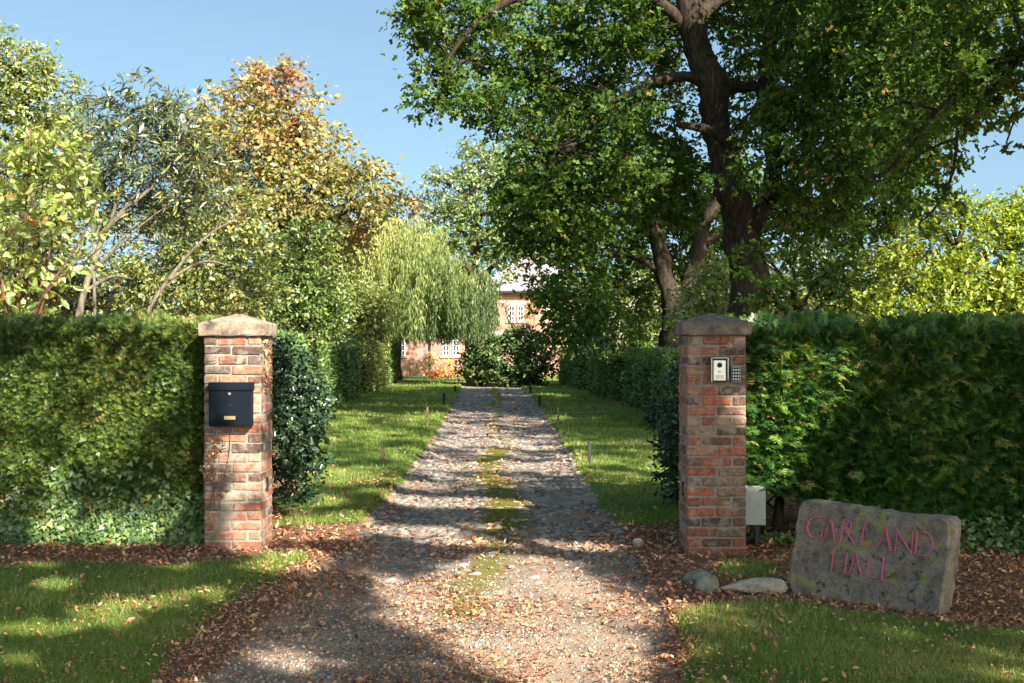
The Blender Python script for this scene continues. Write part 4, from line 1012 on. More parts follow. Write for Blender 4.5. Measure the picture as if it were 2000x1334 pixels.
# ------------------------------------------------------------------ house
def house():
    m, nt, b = new_mat('pink_sandstone'); p = pos(nt)
    bt = nt.nodes.new('ShaderNodeTexBrick'); mp = nt.nodes.new('ShaderNodeMapping'); mp.inputs['Rotation'].default_value = (math.radians(90), 0, 0); nt.links.new(p, mp.inputs[0]); nt.links.new(mp.outputs[0], bt.inputs['Vector'])
    bt.inputs['Scale'].default_value = 1.0; bt.inputs['Brick Width'].default_value = .5; bt.inputs['Row Height'].default_value = .22; bt.inputs['Mortar Size'].default_value = .012
    bt.inputs['Color1'].default_value = (.38, .18, .145, 1); bt.inputs['Color2'].default_value = (.44, .24, .195, 1); bt.inputs['Mortar'].default_value = (.38, .26, .21, 1)
    n = noise(nt, 3, 4, .6, p); r2 = ramp(nt, [(.3, (.8, .8, .8)), (.7, (1.15, 1.1, 1.05))]); nt.links.new(n.outputs['Fac'], r2.inputs[0])
    nt.links.new(mix(nt, 1, bt.outputs['Color'], r2.outputs[0], 'MULTIPLY'), b.inputs['Base Color']); b.inputs['Roughness'].default_value = .9
    slate = plain('purple_slate', (.3, .25, .29), .6, var=.2, scale=3); white = plain('white_paint', (.78, .77, .73), .5, var=.05)
    glass = plain('window_glass', (.06, .075, .09), .08, var=.3, scale=1, spec=.8); trim = plain('pale_stone_trim', (.58, .42, .33), .85); gut = plain('black_gutter', (.03, .035, .04), .5)
    Y = 66.; k = Y/FPX
    def X(px): return (px-1000)*k
    def Z(py): return EYE+(HOR-py)*k
    r = empty('house', (X(920), Y+4, 0), 'pink sandstone house with purple slate roof and white windows beyond the drive', 'house')
    wins = [(993, 1023, 597, 627, 2), (778, 792, 655, 695, 1), (864, 898, 655, 695, 2), (1062, 1092, 597, 627, 2), (948, 978, 655, 695, 2), (820, 834, 655, 695, 1)]
    wins = wins[:5]
    w = MB(); w.box((X(935), Y, -.3), (X(1150), Y+8, Z(571))); w.build('main_wall', m, r)
    w = MB(); w.box((X(735), Y-.003, -.3), (X(935), Y+7, Z(630))); w.build('wing_wall', m, r)
    def hip(x0, x1, y0, y1, z0, rise, name):
        o = .35; x0 -= o; x1 += o; y0 -= o; y1 += o; d = (y1-y0)/2; mb = MB()
        V = [(x0, y0, z0), (x1, y0, z0), (x1, y1, z0), (x0, y1, z0), (x0+d*.9, (y0+y1)/2, z0+rise), (x1-d*.9, (y0+y1)/2, z0+rise)]
        V += [(a, b_, c-.12) for a, b_, c in V[:4]]
        mb.add(V, [(0, 1, 5, 4), (1, 2, 5), (2, 3, 4, 5), (3, 0, 4), (0, 6, 7, 1), (1, 7, 8, 2), (2, 8, 9, 3), (3, 9, 6, 0), (9, 8, 7, 6)])
        return mb.build(name, slate, r)
    rf = hip(X(935), X(1150), Y, Y+8, Z(569), 2.9, 'roof'); hip(X(735), X(935)-.36, Y, Y+7, Z(628), 2.0, 'wing_roof')
    c = MB(); c.box((X(1090), Y+3.2, Z(560)), (X(1120), Y+4.4, Z(430)), .03); c.build('chimney', trim, rf, local=False); 
    g = MB(); g.tube([(X(935)-.35, Y-.42, Z(571)), (X(1150)+.35, Y-.42, Z(571))], [.075, .075], 8); g.build('gutter', gut, r); g = MB(); g.tube([(X(840), Y-.08, 0), (X(840), Y-.08, Z(632))], [.05, .05], 8); g.build('drainpipe', gut, r)
    bnd = MB(); bnd.box((X(935), Y-.03, Z(592)), (X(1150), Y-.001, Z(589))); bnd.build('string_course', trim, r)
    for (a, b_, t, bo, nl) in wins:
        x0, x1, z1, z0 = X(a), X(b_), Z(t), Z(bo)
        wd = (x1-x0-(.14 if nl == 2 else 0))/nl
        sl = MB(); sl.box((x0-.12, Y-.09, z0-.11), (x1+.12, Y-.001, z0-.012)); sl.build('window_sill', trim, r); sl = MB(); sl.box((x0-.12, Y-.05, z1+.012), (x1+.12, Y-.001, z1+.2)); sl.build('window_lintel', trim, r)
        for i in range(nl):
            xa = x0+i*(wd+.14); f = MB(); t_ = .055; ya, yb = Y-.05, Y-.012
            f.box((xa, ya, z0), (xa+t_, yb, z1)); f.box((xa+wd-t_, ya, z0), (xa+wd, yb, z1)); f.box((xa+t_, ya, z0), (xa+wd-t_, yb, z0+t_)); f.box((xa+t_, ya, z1-t_), (xa+wd-t_, yb, z1))
            q = 3 if bo > 650 else 2
            for jj in range(1, q+1):
                zz = z0+(z1-z0)*jj/(q+1); f.box((xa+t_, ya+.004, zz-.02), (xa+wd-t_, yb, zz+.02))
            f.box((xa+wd/2-.018, ya+.002, z0+t_), (xa+wd/2+.018, yb-.001, z1-t_))
            wo = f.build('window', white, r)
            pn = MB(); pn.box((xa+.02, Y-.03, z0+.02), (xa+wd-.02, Y-.0115, z1-.02)); pn.build('pane', glass, wo, local=False)
            wo2 = wo.children
        # the panes were built in world coordinates, bring them to the house
    # climber on the wall corner
    Pp, O, CC = crown_pts([(np.array([X(1045), Y-.25, Z(600)]), (.5, .12, 1.3)), (np.array([X(770), Y-.25, 1.2]), (.35, .15, 1.2)), (np.array([X(848), Y-.25, 1.0]), (.3, .15, .7))], 260, .2, 25, .2)
    A, N = leaf_orient(len(Pp), O); q = empty('climbing_plant', (X(1045), Y-.2, 0), 'thin yellowing climber trained on the sandstone house wall', 'climber'); leaves('foliage', Pp, A, N, .11, 'diamond', M['climber'], q)
    t = MB(); t.tube(smooth_line([(X(1045), Y-.1, 0), (X(1047), Y-.1, 2.), (X(1040), Y-.1, 4.6)], 4), np.linspace(.03, .01, 9), 6); t.build('stems', M['twig'], q)
house()
for o in [o for o in bpy.data.objects if o.name.split('.')[0] in ('pane', 'chimney')]:
    h = o.parent.parent
    o.data.transform(__import__('mathutils').Matrix.Translation([-v for v in h.location]))

# ------------------------------------------------------------------ trees
def oak_big():
    Y = 24.
    L = [px_limb([(1464, 720, 52), (1460, 640, 42), (1458, 540, 36), (1452, 460, 34), (1428, 380, 31), (1408, 310, 29), (1396, 250, 28), (1388, 190, 28), (1368, 120, 27), (1352, 50, 26), (1340, -60, 24), (1325, -180, 17), (1300, -330, 10)], Y),
         px_limb([(1462, 500, 26), (1478, 430, 20), (1500, 380, 18), (1512, 320, 18, .6), (1506, 250, 18, .8), (1494, 190, 19, 1), (1496, 110, 16, 1), (1525, 0, 15, 1), (1570, -140, 10, 1)], Y),
         px_limb([(1392, 175, 20), (1345, 150, 10, -.3), (1290, 158, 8, -.6), (1235, 180, 6.5, -1), (1180, 212, 5, -1.2), (1130, 280, 4, -1.2)], Y),
         px_limb([(1362, 80, 18), (1310, 20, 13), (1220, -30, 10), (1100, -30, 8, -1), (980, 10, 6, -1.5), (900, 80, 4, -1.5), (850, 170, 2.5, -1.5)], Y),
         px_limb([(1432, 290, 20), (1410, 268, 12, -.4), (1370, 250, 9, -.6), (1322, 243, 5, -.8)], Y),
         px_limb([(1400, 165, 18), (1440, 172, 11, .3), (1488, 168, 9, .6)], Y),
         px_limb([(1500, 200, 14, .8), (1600, 150, 11, .3), (1700, 90, 9, 0), (1830, 40, 7, -.5), (1960, 30, 5, -1)], Y),
         px_limb([(1500, 130, 14, 1), (1650, 40, 10, 1), (1800, -80, 7, 1)], Y),
         px_limb([(1352, 40, 16), (1450, -40, 11, 1), (1600, -120, 8, 2)], Y),
         px_limb([(1335, -80, 14), (1200, -140, 9, 1), (1020, -180, 5, 1)], Y),
         px_limb([(1506, 300, 12, .8), (1580, 330, 8, .5), (1660, 330, 5, .2)], Y),
         px_limb([(1130, 280, 3.5, -1.2), (1060, 300, 2.5, -1.2), (1030, 340, 2, -1.2)], Y),
         ]
    bl = px_blobs([(830, 20, 60, 55, -1.5), (900, 60, 95, 80, -1), (860, 165, 55, 55, -1.5), (850, 215, 35, 25, -1.5), (930, 190, 60, 50, -1), (1010, 60, 110, 90), (1010, 200, 80, 80), (1060, 310, 90, 80, -.5),
        (1110, 130, 110, 110, 1), (1180, 40, 120, 90, 0), (1170, 250, 110, 100, 1.5), (1100, 410, 95, 80, 0), (1010, 400, 50, 55, -.5), (1250, 330, 90, 90, 2.5), (1270, 90, 80, 90, 2.5), (1300, 230, 70, 80, 3),
        (1430, 40, 90, 90, 3), (1450, 200, 60, 90, 3.5), (1560, 50, 110, 90, 0), (1570, 180, 80, 80, -.5), (1600, 270, 90, 80, 0), (1590, 370, 85, 70, .5), (1680, 60, 110, 90, 0), (1690, 190, 110, 80, 0), (1700, 300, 80, 80, 0), (1570, 450, 80, 60, .5), (1660, 430, 75, 55, .5), (1740, 400, 55, 60, .5),
        (1790, 70, 100, 80), (1800, 200, 80, 75), (1900, 60, 110, 90, -.5), (1790, 320, 50, 55, 0), (1900, 170, 70, 60, -.5),
        (1468, 300, 36, 45, -1.6), (1200, 330, 80, 70, -1), (1290, 400, 60, 60, 1), (1130, 330, 80, 70, -.5), (1060, 380, 70, 70, -1), (1010, 455, 45, 45, 0), (1080, 490, 50, 35, .5), (1230, 210, 60, 40, -1.6), (1350, 330, 40, 50, 1), (1440, 340, 20, 20, -1.5), (1050, -90, 160, 60, 1), (1300, -120, 220, 90, 1), (1650, -130, 300, 110, 1), (1950, -100, 250, 100, 0), (1500, -280, 300, 90, 1),
        (1250, -30, 120, 60, 5, 2), (1450, -40, 250, 80, 6, 2.5), (1750, -20, 250, 80, 5, 2.5)], Y)
    for k_, (rr_, dd_) in enumerate(((.9, 2.8), (1.25, 5.5), (1.2, 4.2))):  # leaf clumps added sunward of the trunk to shade it
        for zz_ in (2.6, 4.6, 7.0):
            bl.append((np.array([4.35, 24., zz_])+S*dd_*1.0+[0, 0, .3], (rr_, rr_, rr_*.8)))
    cr = crown_pts(bl, 860, .42, 42, .3)
    return tree('oak_tree', (*P(1464, 680, Y)[:2], 0), L, cr, M['oak'], 'oak', .125, 'large oak with forked leaning trunk spreading over the right side of the drive', barkmat=M['bark'], twigs=1100, group='oak trees beside the drive')
oak_big()
def oak_inner():
    Y = 35.
    L = [px_limb([(1313, 730, 26), (1310, 640, 21), (1305, 560, 18), (1290, 490, 16), (1270, 435, 15), (1235, 400, 10), (1200, 385, 6)], Y),
         px_limb([(1310, 610, 17), (1345, 560, 15), (1362, 500, 14), (1375, 440, 13), (1400, 390, 11), (1410, 330, 8)], Y),
         px_limb([(1272, 440, 12), (1290, 400, 9), (1330, 360, 7)], Y), px_limb([(1240, 402, 8), (1190, 430, 5), (1150, 440, 4)], Y),
         px_limb([(1300, 540, 8), (1240, 500, 5), (1180, 500, 3)], Y), px_limb([(1370, 470, 8), (1420, 450, 6), (1460, 400, 4)], Y)]
    bl = px_blobs([(1190, 470, 100, 80, 1), (1110, 540, 80, 70, 0), (1120, 630, 60, 50, 0), (1160, 620, 70, 50, -1.5), (1220, 570, 80, 60, 2), (1230, 420, 80, 70, 2), (1330, 380, 90, 80, 2), (1340, 480, 80, 70, 3), (1260, 640, 60, 40, 3), (1400, 470, 80, 80, 2), (1400, 580, 70, 60, 3), (1440, 380, 80, 70, 2), (1085, 590, 28, 40, -1), (1100, 660, 30, 26, -.5), (1130, 430, 60, 60)], Y)
    cr = crown_pts(bl, 560, .5, 32, .3)
    return tree('oak_tree', (*P(1313, 700, Y)[:2], 0), L, cr, M['oak'], 'ovate', .16, 'smaller oak with a forked dark trunk just behind the intercom pillar', twigs=260, group='oak trees beside the drive', tw_r=.009)
oak_inner()
def sm(name, Y, px, top, w, blobs, mat, shape, L, label, dens, csize=.5, twigs=150, bark=None, group=None, base_py=None, limbs=None, tr=14, rnd_up=None, shell=.35, per=32, gap=0.0, tw_r=.014):
    """tree from pixel blobs; trunk runs from the ground to the top of the crown"""
    b = P(px, 680, Y); z0 = 0
    l0 = [np.array([b[0], Y, -.1, tr/FPX*Y]), np.array([b[0]+.1, Y, 1.5, tr*.8/FPX*Y]), np.append(P(px+w*.1, (top+600)/2, Y), tr*.5/FPX*Y), np.append(P(px, top+40, Y), tr*.15/FPX*Y)]
    L_ = [l0]
    K = smooth_line(np.array(l0), 6)
    for bb in blobs:
        q = P(bb[0], bb[1], Y+(bb[4] if len(bb) > 4 else 0)); k = K[np.argmin(np.abs(K[:, 2]-max(.8, q[2]-.35*abs(q[0]-b[0])-.5)))]
        L_.append([k.copy(), np.append((k[:3]*.45+q*.55)+[0, 0, .15], k[3]*.45), np.append(q, k[3]*.18)])
    if limbs: L_ += [px_limb(l, Y) for l in limbs]
    cr = crown_pts(px_blobs(blobs, Y), dens, csize, per, shell, gap, gseed=px)
    return tree(name, (b[0], Y, 0), L_, cr, mat, shape, L, label, group, bark or M['bark'], twigs=twigs, rnd_up=rnd_up, tw_r=tw_r)
gl = 'trees behind the left hedge'; gc = 'trees round the end of the drive'; gr2 = 'trees behind the right hedge'
sm('tree', 26, 40, 60, 120, [(20, 130, 75, 65), (60, 200, 90, 70), (110, 150, 30, 35), (0, 260, 100, 90), (110, 280, 80, 80), (-80, 160, 90, 90), (20, 380, 110, 90), (120, 400, 70, 80), (30, 500, 120, 90, 2)], M['olive'], 'ovate', .11, 'tall yellowing olive-green tree at the left edge of the picture', 900, .4, 200, group=gl, rnd_up=.3)
sm('tree', 33, 560, 130, 200, [(525, 165, 55, 40), (560, 210, 75, 50), (440, 220, 60, 45), (490, 280, 95, 70), (590, 290, 90, 60), (400, 290, 60, 60), (450, 370, 100, 80), (570, 380, 100, 80), (640, 330, 65, 40), (700, 325, 45, 20), (728, 345, 30, 14), (665, 400, 75, 60), (740, 395, 50, 35), (600, 240, 30, 22), (500, 150, 28, 22), (550, 140, 30, 18), (520, 470, 100, 70, 1), (620, 470, 80, 70, 1), (400, 420, 80, 80, 1), (530, 560, 130, 70, 3)], M['autumn'], 'diamond', .15, 'tall autumn tree turning orange and gold, highest behind the letterbox pillar', 620, .5, 330, group=gl, rnd_up=.4)
sm('tree', 56, 770, 380, 60, [(765, 410, 45, 34), (810, 420, 30, 34), (730, 430, 40, 40), (790, 470, 50, 40)], M['autumn'], 'diamond', .22, 'distant golden tree between the autumn tree and the oak, above the willow', 210, .7, 60, group=gc)
sm('small_tree', 15.5, 170, 150, 100, [(295, 200, 55, 45), (350, 230, 40, 40), (230, 240, 60, 50), (190, 190, 25, 25), (280, 290, 85, 60), (370, 310, 55, 60), (180, 330, 60, 60), (240, 380, 90, 70, .5), (340, 400, 80, 60, .5), (400, 370, 50, 50), (300, 250, 50, 50, .3), (420, 300, 40, 50)], M['glossy_dark'], 'narrow', .13, 'dark open-crowned tree with narrow glossy leaves and pale crooked limbs', 1500, .27, 300, M['bark_pale'], gl, tr=4.5,
   limbs=[[(150, 640, 8), (165, 570, 6.5), (190, 500, 5.5), (215, 440, 4.5), (275, 385, 3.5), (330, 330, 2.2), (360, 250, 1.5)], [(280, 640, 4.5), (300, 590, 4), (335, 540, 3.5), (375, 490, 2.8), (420, 450, 2.2), (460, 430, 1.5)], [(330, 548, 3.5), (375, 520, 3), (410, 510, 2.5), (450, 520, 1.5)], [(215, 440, 4), (240, 350, 3), (250, 260, 2)], [(165, 570, 4), (220, 540, 3), (260, 545, 2)]], tw_r=.008)
sm('small_tree', 20, 340, 330, 160, [(290, 470, 95, 65), (400, 480, 90, 75), (460, 420, 60, 60), (210, 540, 80, 60), (330, 570, 110, 60), (450, 560, 90, 60), (500, 500, 50, 60)], M['olive'], 'ovate', .085, 'twiggy olive-green thicket above the middle of the left hedge', 1500, .3, 260, M['bark_pale'], gl, tr=5, tw_r=.007)
sm('small_tree', 17.5, 60, 330, 120, [(40, 480, 90, 90, 1), (120, 560, 90, 60, 1), (-20, 580, 90, 70, 1), (180, 600, 70, 40, 1)], M['glossy_dark'], 'ovate', .09, 'dark shrub low behind the pale-leaved shrub at far left', 1300, .3, 120, M['bark'], gl, tr=9)
sm('small_tree', 23, 595, 440, 60, [(600, 480, 45, 50), (560, 530, 50, 55), (625, 550, 50, 65), (590, 610, 75, 60), (540, 600, 40, 50), (640, 620, 45, 50)], M['green'], 'ovate', .085, 'upright fresh green small tree directly behind the letterbox pillar', 1300, .3, 160, group=gl, tr=7)
sm('small_tree', 40, 640, 520, 60, [(690, 580, 50, 60), (650, 600, 40, 50), (710, 630, 50, 45), (740, 600, 40, 50), (670, 650, 50, 30)], M['willow'], 'diamond', .14, 'pale yellow-green bushy tree above the end of the left clipped hedge', 700, .45, 60, group=gc, tr=6)
def near_shrub():
    Y = 11.2; st = []
    for (x0, x1, top) in ((30, 5, 330), (45, 90, 300), (30, 60, 250), (60, 130, 330), (60, 190, 400), (20, -30, 420), (70, 160, 500), (50, 200, 480), (-40, -60, 350), (25, 110, 250)):
        st.append(px_limb([(x0, 660, 3.2), (x0+(x1-x0)*.3, 560, 2.6), (x0+(x1-x0)*.7, (560+top)/2, 1.8), (x1, top, .9)], Y+random.uniform(-.3, .3)))
    bl = px_blobs([(70, 260, 55, 40), (120, 300, 55, 45), (40, 330, 55, 50), (130, 370, 70, 45), (20, 420, 50, 50), (90, 440, 80, 45), (190, 390, 30, 40), (30, 520, 55, 60), (110, 520, 50, 35), (-60, 450, 60, 110), (60, 590, 40, 30), (-50, 580, 60, 60)], Y)
    cr = crown_pts(bl, 950, .2, 12, .1)
    root = tree('pale_shrub', (P(45, 680, Y)[0], Y, 0), st, cr, M['lime'], 'ovate', .088, 'large-leaved pale lime green shrub with reddish stems at far left', gl, M['bark_red'], 'shrub', twigs=140, tw_r=.004)
near_shrub()
def mid_oak():
    return sm('oak_tree', 55, 915, 280, 120, [(930, 320, 50, 42), (895, 380, 50, 50), (960, 400, 60, 60), (870, 440, 45, 50), (940, 480, 60, 50), (990, 500, 42, 45), (880, 520, 45, 40), (920, 560, 45, 30), (985, 330, 40, 45, 1), (845, 350, 22, 18), (1010, 440, 40, 50, 2)], M['oak_light'], 'ovate', .18, 'sunlit mid-distance oak standing left of the big oak above the willow', 420, .55, 120, group=gc, tr=14, rnd_up=.1)
mid_oak()
def willow():
    Y = 50.; b = P(915, 680, Y); root = empty('weeping_willow', (b[0], Y, 0), 'weeping willow trailing its curtains in front of the house', 'tree', gc)
    t = MB(); L = [px_limb([(922, 745, 13), (915, 660, 10), (895, 590, 8), (860, 530, 7), (800, 480, 5), (740, 460, 3)], Y), px_limb([(905, 620, 8), (930, 560, 6), (900, 500, 4)], Y), px_limb([(870, 540, 6), (820, 540, 4), (760, 560, 3), (700, 600, 2)], Y), px_limb([(830, 500, 5), (790, 440, 3), (700, 450, 2)], Y)]
    for l in L:
        s4 = smooth_line(np.array(l), 5); t.tube(s4[:, :3], s4[:, 3], 8, rough=.2)
    t.build('trunk', M['bark'], root, True)
    Cn, WR = [], []
    tops = [(660, 480, 40, 35, 200), (750, 435, 25, 15, 150), (830, 470, 25, 20, 120), (690, 455, 20, 20, 160), (720, 455, 60, 25, 170), (780, 450, 45, 20, 150), (690, 500, 45, 30, 160), (840, 500, 50, 30, 110), (780, 540, 70, 35, 110), (880, 545, 55, 30, 95), (740, 590, 55, 30, 70), (850, 590, 70, 30, 75), (930, 590, 35, 30, 75), (890, 560, 50, 30, 100), (920, 570, 30, 25, 110), (800, 560, 60, 30, 110)]
    for (px, py, rx, ry, ln) in tops:
        for bnd in range(int(rx*.62)):
            bx = px+random.gauss(0, rx*.55); by = py+random.gauss(0, ry*.6); bq = P(bx, by, Y+random.gauss(0, 2.2)); bl_ = ln/FPX*Y*random.uniform(.45, 1.15); bdx, bdy = random.gauss(0, .45), random.gauss(0, .45); shade = random.random()
            for i in range(6):
                q = bq+rng.normal(0, .13, 3); l = bl_*random.uniform(.8, 1.1); n = max(4, int(l/.05))
                tt = np.linspace(0, 1, n)
                pts = q+np.stack([bdx*np.sqrt(tt), bdy*np.sqrt(tt), .18*np.sin(np.minimum(tt*6, math.pi))-l*tt], 1)+rng.normal(0, .03, (n, 3))
                pts = pts[pts[:, 2] > (1.75+.4*random.random() if bx > 745 else .6)]
                Cn.append(pts); WR.append(np.full(len(pts), shade*.5))
    Cn = np.concatenate(Cn); n = len(Cn)
    A = unit(np.array([0, 0, -1.])+rng.normal(size=(n, 3))*.24); N = unit(rng.normal(size=(n, 3)))
    wr = np.clip(np.concatenate(WR)+rng.random(n)*.35+.25*(Cn[:, 2]-3)/3-.1*(Cn[:, 0]+5), 0, 1)  # shade put into the leaf colour: darker low down and to the right
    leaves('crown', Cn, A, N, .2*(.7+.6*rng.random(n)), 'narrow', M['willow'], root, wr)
willow()
sm('tree', 44, 1192, 540, 80, [(1130, 640, 50, 40, 2), (1190, 590, 60, 50, 3), (1250, 620, 50, 50, 3), (1290, 570, 50, 60, 4), (1240, 540, 60, 50, 4), (1360, 560, 60, 60, 4), (1120, 580, 50, 50, 3)], M['oak_light'], 'diamond', .2, 'tree with a thick pale dappled trunk above the right clipped hedge', 420, .6, 60, M['bark_pale'], gc, tr=19)
sm('tree', 25, 1850, 380, 200, [(1800, 420, 55, 40), (1880, 440, 60, 50), (1960, 430, 60, 45), (2040, 440, 80, 60), (1740, 480, 50, 50), (1810, 510, 70, 55), (1900, 530, 80, 60), (2000, 540, 80, 70), (1740, 570, 70, 45), (1840, 600, 90, 45), (1960, 610, 100, 50), (1680, 600, 50, 35), (2080, 560, 90, 90)], M['yellow'], 'ovate', .12, 'bright yellow-green tree sunlit above the right end of the conifer hedge', 1100, .4, 200, group=gr2, tr=9)
sm('small_tree', 18, 1540, 480, 120, [(1480, 560, 50, 50, -.5), (1550, 540, 60, 55), (1620, 530, 55, 45), (1520, 600, 70, 40), (1610, 590, 70, 45), (1470, 500, 35, 35, .5), (1660, 560, 45, 40)], M['oak'], 'ovate', .1, 'dark low-branched tree round the foot of the big oak trunk', 760, .3, 140, group=gr2, tr=7)
sm('small_tree', 30, 1600, 540, 200, [(1420, 610, 60, 50), (1380, 560, 50, 60), (1520, 590, 80, 60), (1640, 600, 80, 50), (1700, 540, 70, 60), (1590, 520, 80, 60, 2), (1350, 630, 50, 40, 2)], M['oak_light'], 'ovate', .13, 'light green bush tree glimpsed between the big oak trunk and the yellow-green tree', 800, .45, 80, group=gr2, tr=7)

def far_wood():
    Y = 84.; bl = []
    for px in range(-500, 2600, 55):
        top = 560+30*math.sin(px*.013)+random.uniform(-15, 20)
        if px > 1750: top = 600
        if px < 500: top = 520+random.uniform(-15, 15)
        bl.append((px, (top+740)/2, 60, (740-top)/2, random.uniform(-3, 8)))
    Pp, O, CC = crown_pts(px_blobs(bl, Y), 60, 1.1, 34, .4)
    k = Pp[:, 2] > .1; Pp, O = Pp[k], O[k]; A, N = leaf_orient(len(Pp), O)
    o = leaves('woodland', Pp, A, N, .45*(.7+.6*rng.random(len(Pp))), 'diamond', M['olive']); tag(o, 'far belt of mixed green woodland closing the view', 'woodland', None, 'stuff')
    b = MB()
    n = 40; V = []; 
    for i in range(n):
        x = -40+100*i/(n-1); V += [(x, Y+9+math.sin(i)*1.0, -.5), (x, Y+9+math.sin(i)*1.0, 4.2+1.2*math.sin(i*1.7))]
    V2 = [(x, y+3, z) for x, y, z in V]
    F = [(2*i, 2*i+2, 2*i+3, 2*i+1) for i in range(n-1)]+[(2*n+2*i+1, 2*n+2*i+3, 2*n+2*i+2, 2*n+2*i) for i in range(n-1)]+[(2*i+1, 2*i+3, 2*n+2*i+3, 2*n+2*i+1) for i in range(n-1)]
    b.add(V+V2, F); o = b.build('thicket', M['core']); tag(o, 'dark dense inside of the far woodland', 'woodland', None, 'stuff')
far_wood()

# ------------------------------------------------------------------ trees beside and behind the camera that dapple the light
LITK = 1.9
def lit_value(px, py):
    """1 where the photograph shows sunlight (pixel ellipses on the gateway's surfaces): cx, cy, rx, ry, angle"""
    E = [(1010,1170,230,60,0),(1080,1250,200,60,10),(1000,1110,150,35,0),(760,1130,45,28,0),(570,1265,75,26,0),(430,1330,110,16,0),(1160,1310,110,30,0),
         (235,1182,100,17,-3),(120,1222,140,18,-3),(100,1142,60,16,0),(400,1160,65,13,-3),(560,1095,90,22,-5),(60,1105,60,9,0),(330,1108,60,7,0),(30,1290,60,16,0),
         (640,1030,90,22,-8),(600,985,60,12,0),(480,1045,48,36,0),(475,760,70,150,0),(470,930,55,50,0),
         (345,690,70,40,-40),(240,790,95,55,-35),(200,1010,130,50,0),(60,740,70,40,-30),(120,900,60,25,-20),(30,860,40,30,0),
         (1590,710,120,80,-35),(1530,830,80,100,20),(1600,790,60,40,-30),(1800,760,60,12,-20),(1880,880,50,12,-10),(1385,860,48,50,0),(1365,725,26,30,0),(1620,680,60,30,-35),(1500,930,30,20,0),
         (1950,1265,110,28,12),(1780,1215,90,9,8),(1700,1230,60,10,5),(1930,1320,70,14,10),(1000,905,170,9,0),(1030,862,120,7,2),(900,975,190,11,3),(850,1025,120,11,0),(1090,1015,80,8,8),(1130,1055,90,8,6),(930,1050,110,9,3),(1170,1225,90,20,10),(1390,1105,30,8,0),(1330,1185,50,12,10)]
    v = np.zeros(np.shape(px))
    for cx, cy_, rx, ry, a in E:
        a = math.radians(a); dx = px-cx; dy = py-cy_; u = (dx*math.cos(a)+dy*math.sin(a))/rx; w = (-dx*math.sin(a)+dy*math.cos(a))/ry
        v = np.maximum(v, np.clip(1.35-(u*u+w*w)/LITK, 0, 1))
    return v
def receive(p):
    """where the shadow of point p lands: gateway hedge/pillar face or the ground"""
    t = p[:, 2]/S[2]; g = p-S*t[:, None]
    th = (p[:, 1]-9.2)/S[1]; h = p-S*th[:, None]
    onh = (h[:, 2] > 0) & (h[:, 2] < 1.8) & ((h[:, 0] < -1.9) | (h[:, 0] > 1.3)) & (g[:, 1] > 9.2)
    q = np.where(onh[:, None], h, g)
    Yq = np.maximum(q[:, 1], 1.0)
    return q, 1000+FPX*q[:, 0]/Yq, HOR+FPX*(EYE-q[:, 2])/Yq
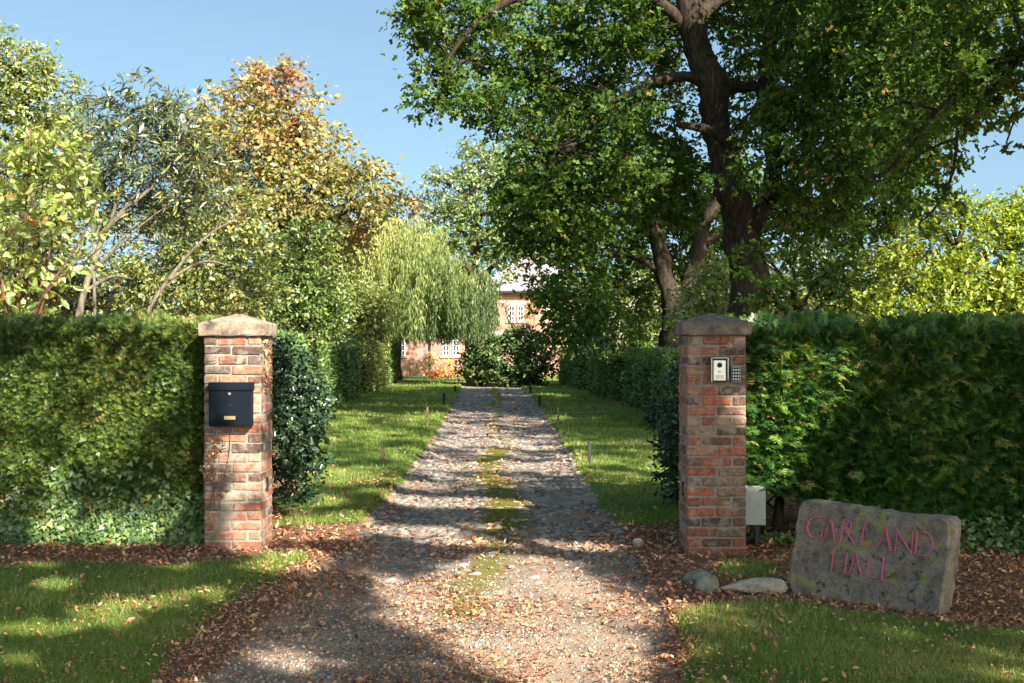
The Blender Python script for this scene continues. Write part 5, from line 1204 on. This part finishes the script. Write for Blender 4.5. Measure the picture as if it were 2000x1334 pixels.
def shade_trees():
    trunks = np.array([(11.5, -9.5), (8.6, -2.5), (4.0, -14.5), (10.5, 5.5), (13.0, 15.0), (0.5, -11.0), (18.0, 27.0)])
    n = 17000
    # clusters: choose where the shadow should land, then lift back along the sun ray
    rx = rng.uniform(-7.5, 6.0, n); ry = np.concatenate([rng.uniform(3.5, 13, n//2), rng.uniform(11, 42, n-n//2)]); hh = rng.uniform(4.2, 11.5, n)
    c = np.stack([rx, ry, np.zeros(n)], 1)+S*(hh/S[2])[:, None]
    infr = (c[:, 1] > .5) & (np.abs(c[:, 0]) < .455*c[:, 1]+.6) & (c[:, 2] < EYE+.3*c[:, 1]+.6)
    c = c[~infr]; ry = ry[~infr]; rx = rx[~infr]
    nz = vn.fbm(c[:, 0]*.7, c[:, 1]*.7, c[:, 2]*.7, 3)
    near = ry < 13
    nz2 = vn.fbm(c[:, 0]*1.5+40, c[:, 1]*1.5, c[:, 2]*1.5, 2)
    lawn_l = (rx < -1.6) & (ry > 9.5) & (ry < 15)
    keep = np.where(near, nz > -.1, nz2 > .12) & ~(lawn_l & (rng.random(len(c)) < .75)) & ~((ry > 38) & (rng.random(len(c)) < .5))
    c = c[keep]; per = 26
    cs = np.where(near[keep], .26, .2)*(.5+.9*rng.random(len(c)))
    p = (c[:, None]+rng.normal(size=(len(c), per, 3))*.55*cs[:, None, None]).reshape(-1, 3)
    q, px, py = receive(p+[0, 0, .03]); v = lit_value(px, py)
    cv = lit_value(*receive(c)[1:])
    c = c[cv < .2]
    p = p[v < .25+.5*rng.random(len(v))*(v < .9)]  # crowns carved: leaves cut away so sunlight reaches the chosen spots
    own = np.argmin(((p[:, None, :2]-trunks[None])**2).sum(-1), 1)
    cown = np.argmin(((c[:, None, :2]-trunks[None])**2).sum(-1), 1)
    labs = ['broad oak behind the photographer on the right', 'oak close behind the photographer overhanging the gateway', 'oak farther back on the road side behind the camera', 'oak right of the conifer hedge outside the view', 'tree beyond the right hedge outside the view', 'tree on the road side straight behind the camera', 'tree far to the right of the drive outside the view']
    for k, (tx, ty) in enumerate(trunks):
        pp = p[own == k]; cc = c[cown == k]
        if len(pp) < 50: continue
        top = cc[:, 2].max() if len(cc) else 9
        L = [[np.array([tx, ty, -.1, .38]), np.array([tx+.1, ty, 2.5, .3]), np.array([tx-.1, ty+.1, 5.5, .24]), np.array([tx, ty, top-.5, .06])]]
        for i in range(min(25, len(cc))):
            e = cc[rng.integers(len(cc))]; s = np.array([tx, ty, max(2.6, e[2]*.55)]); tl = np.linspace(0, 1, 30)[:, None]; ln_ = s+(e-s)*tl+np.array([0, 0, 1.])*1.6*tl*(1-tl)
            if lit_value(*receive(ln_)[1:]).max() > .4: continue
            L.append([np.append(s, .1), np.append(s*.5+e*.5+[0, 0, .4], .06), np.append(e, .02)])
        tree('oak_tree', (tx, ty, 0), L, (pp, unit(rng.normal(size=pp.shape)), cc), M['oak'], 'ovate', .16, labs[k], 'unseen shade trees round the viewpoint, crowns shaped for the dapple', twigs=0)
shade_trees()
def right_bough():
    """oak at the right whose boughs hang into the view"""
    Y = 16.; tx, ty = 9.6, 13.5
    L = [[np.array([tx, ty, -.1, .42]), np.array([tx, ty, 2.5, .33]), np.array([tx-.2, ty+.3, 4.6, .28]), np.array([tx, ty, 9.5, .1])],
         [np.array([tx-.1, ty+.2, 4.2, .2]), np.append(P(2120, 40, Y), .11)]+px_limb([(2050, 75, 10), (1970, 115, 8), (1890, 175, 6), (1830, 215, 5), (1780, 270, 4), (1740, 330, 2.5), (1690, 350, 1.5)], Y),
         px_limb([(2000, 100, 7), (1950, 160, 5.5), (1905, 225, 4.5), (1872, 260, 4), (1868, 300, 3.5), (1850, 370, 3), (1815, 420, 2.2), (1795, 440, 1.6), (1818, 480, 1.2), (1790, 515, 1)], Y),
         px_limb([(1970, 115, 6), (1990, 40, 5), (1940, -20, 4)], Y), px_limb([(1830, 215, 3.5), (1760, 200, 2.5), (1700, 230, 2)], Y),
         px_limb([(2050, 75, 6), (2040, 160, 4), (1985, 230, 2.5), (1965, 280, 1.5)], Y), px_limb([(1868, 270, 3), (1800, 300, 2), (1760, 350, 1.5)], Y)]
    bl = px_blobs([(1960, 90, 70, 60), (2030, 140, 70, 60), (1970, 190, 40, 45), (1965, 255, 26, 30), (1900, 170, 45, 40), (1850, 130, 60, 50), (1800, 220, 55, 45), (1760, 310, 45, 38), (1830, 290, 40, 30), (1860, 330, 26, 24), (1790, 380, 45, 32), (1850, 380, 22, 18), (1720, 260, 50, 40), (1900, 40, 90, 50), (1780, 90, 70, 60), (2120, 60, 100, 80), (1700, 350, 35, 28), (1890, 240, 18, 14)], Y)
    bl += [((tx, ty, 7.5), (2.6, 2.6, 2.2)), ((tx-1, ty-2, 6.5), (2.2, 2.2, 1.6)), ((tx+1.5, ty+1, 6.5), (2, 2, 1.6))]
    cr = crown_pts(bl, 620, .26, 24, .15)
    tree('oak_tree', (tx, ty, 0), L, cr, M['oak'], 'oak', .11, 'oak outside the right edge whose thin boughs droop into the picture', 'oak trees beside the drive', twigs=420, tw_r=.006)
right_bough()
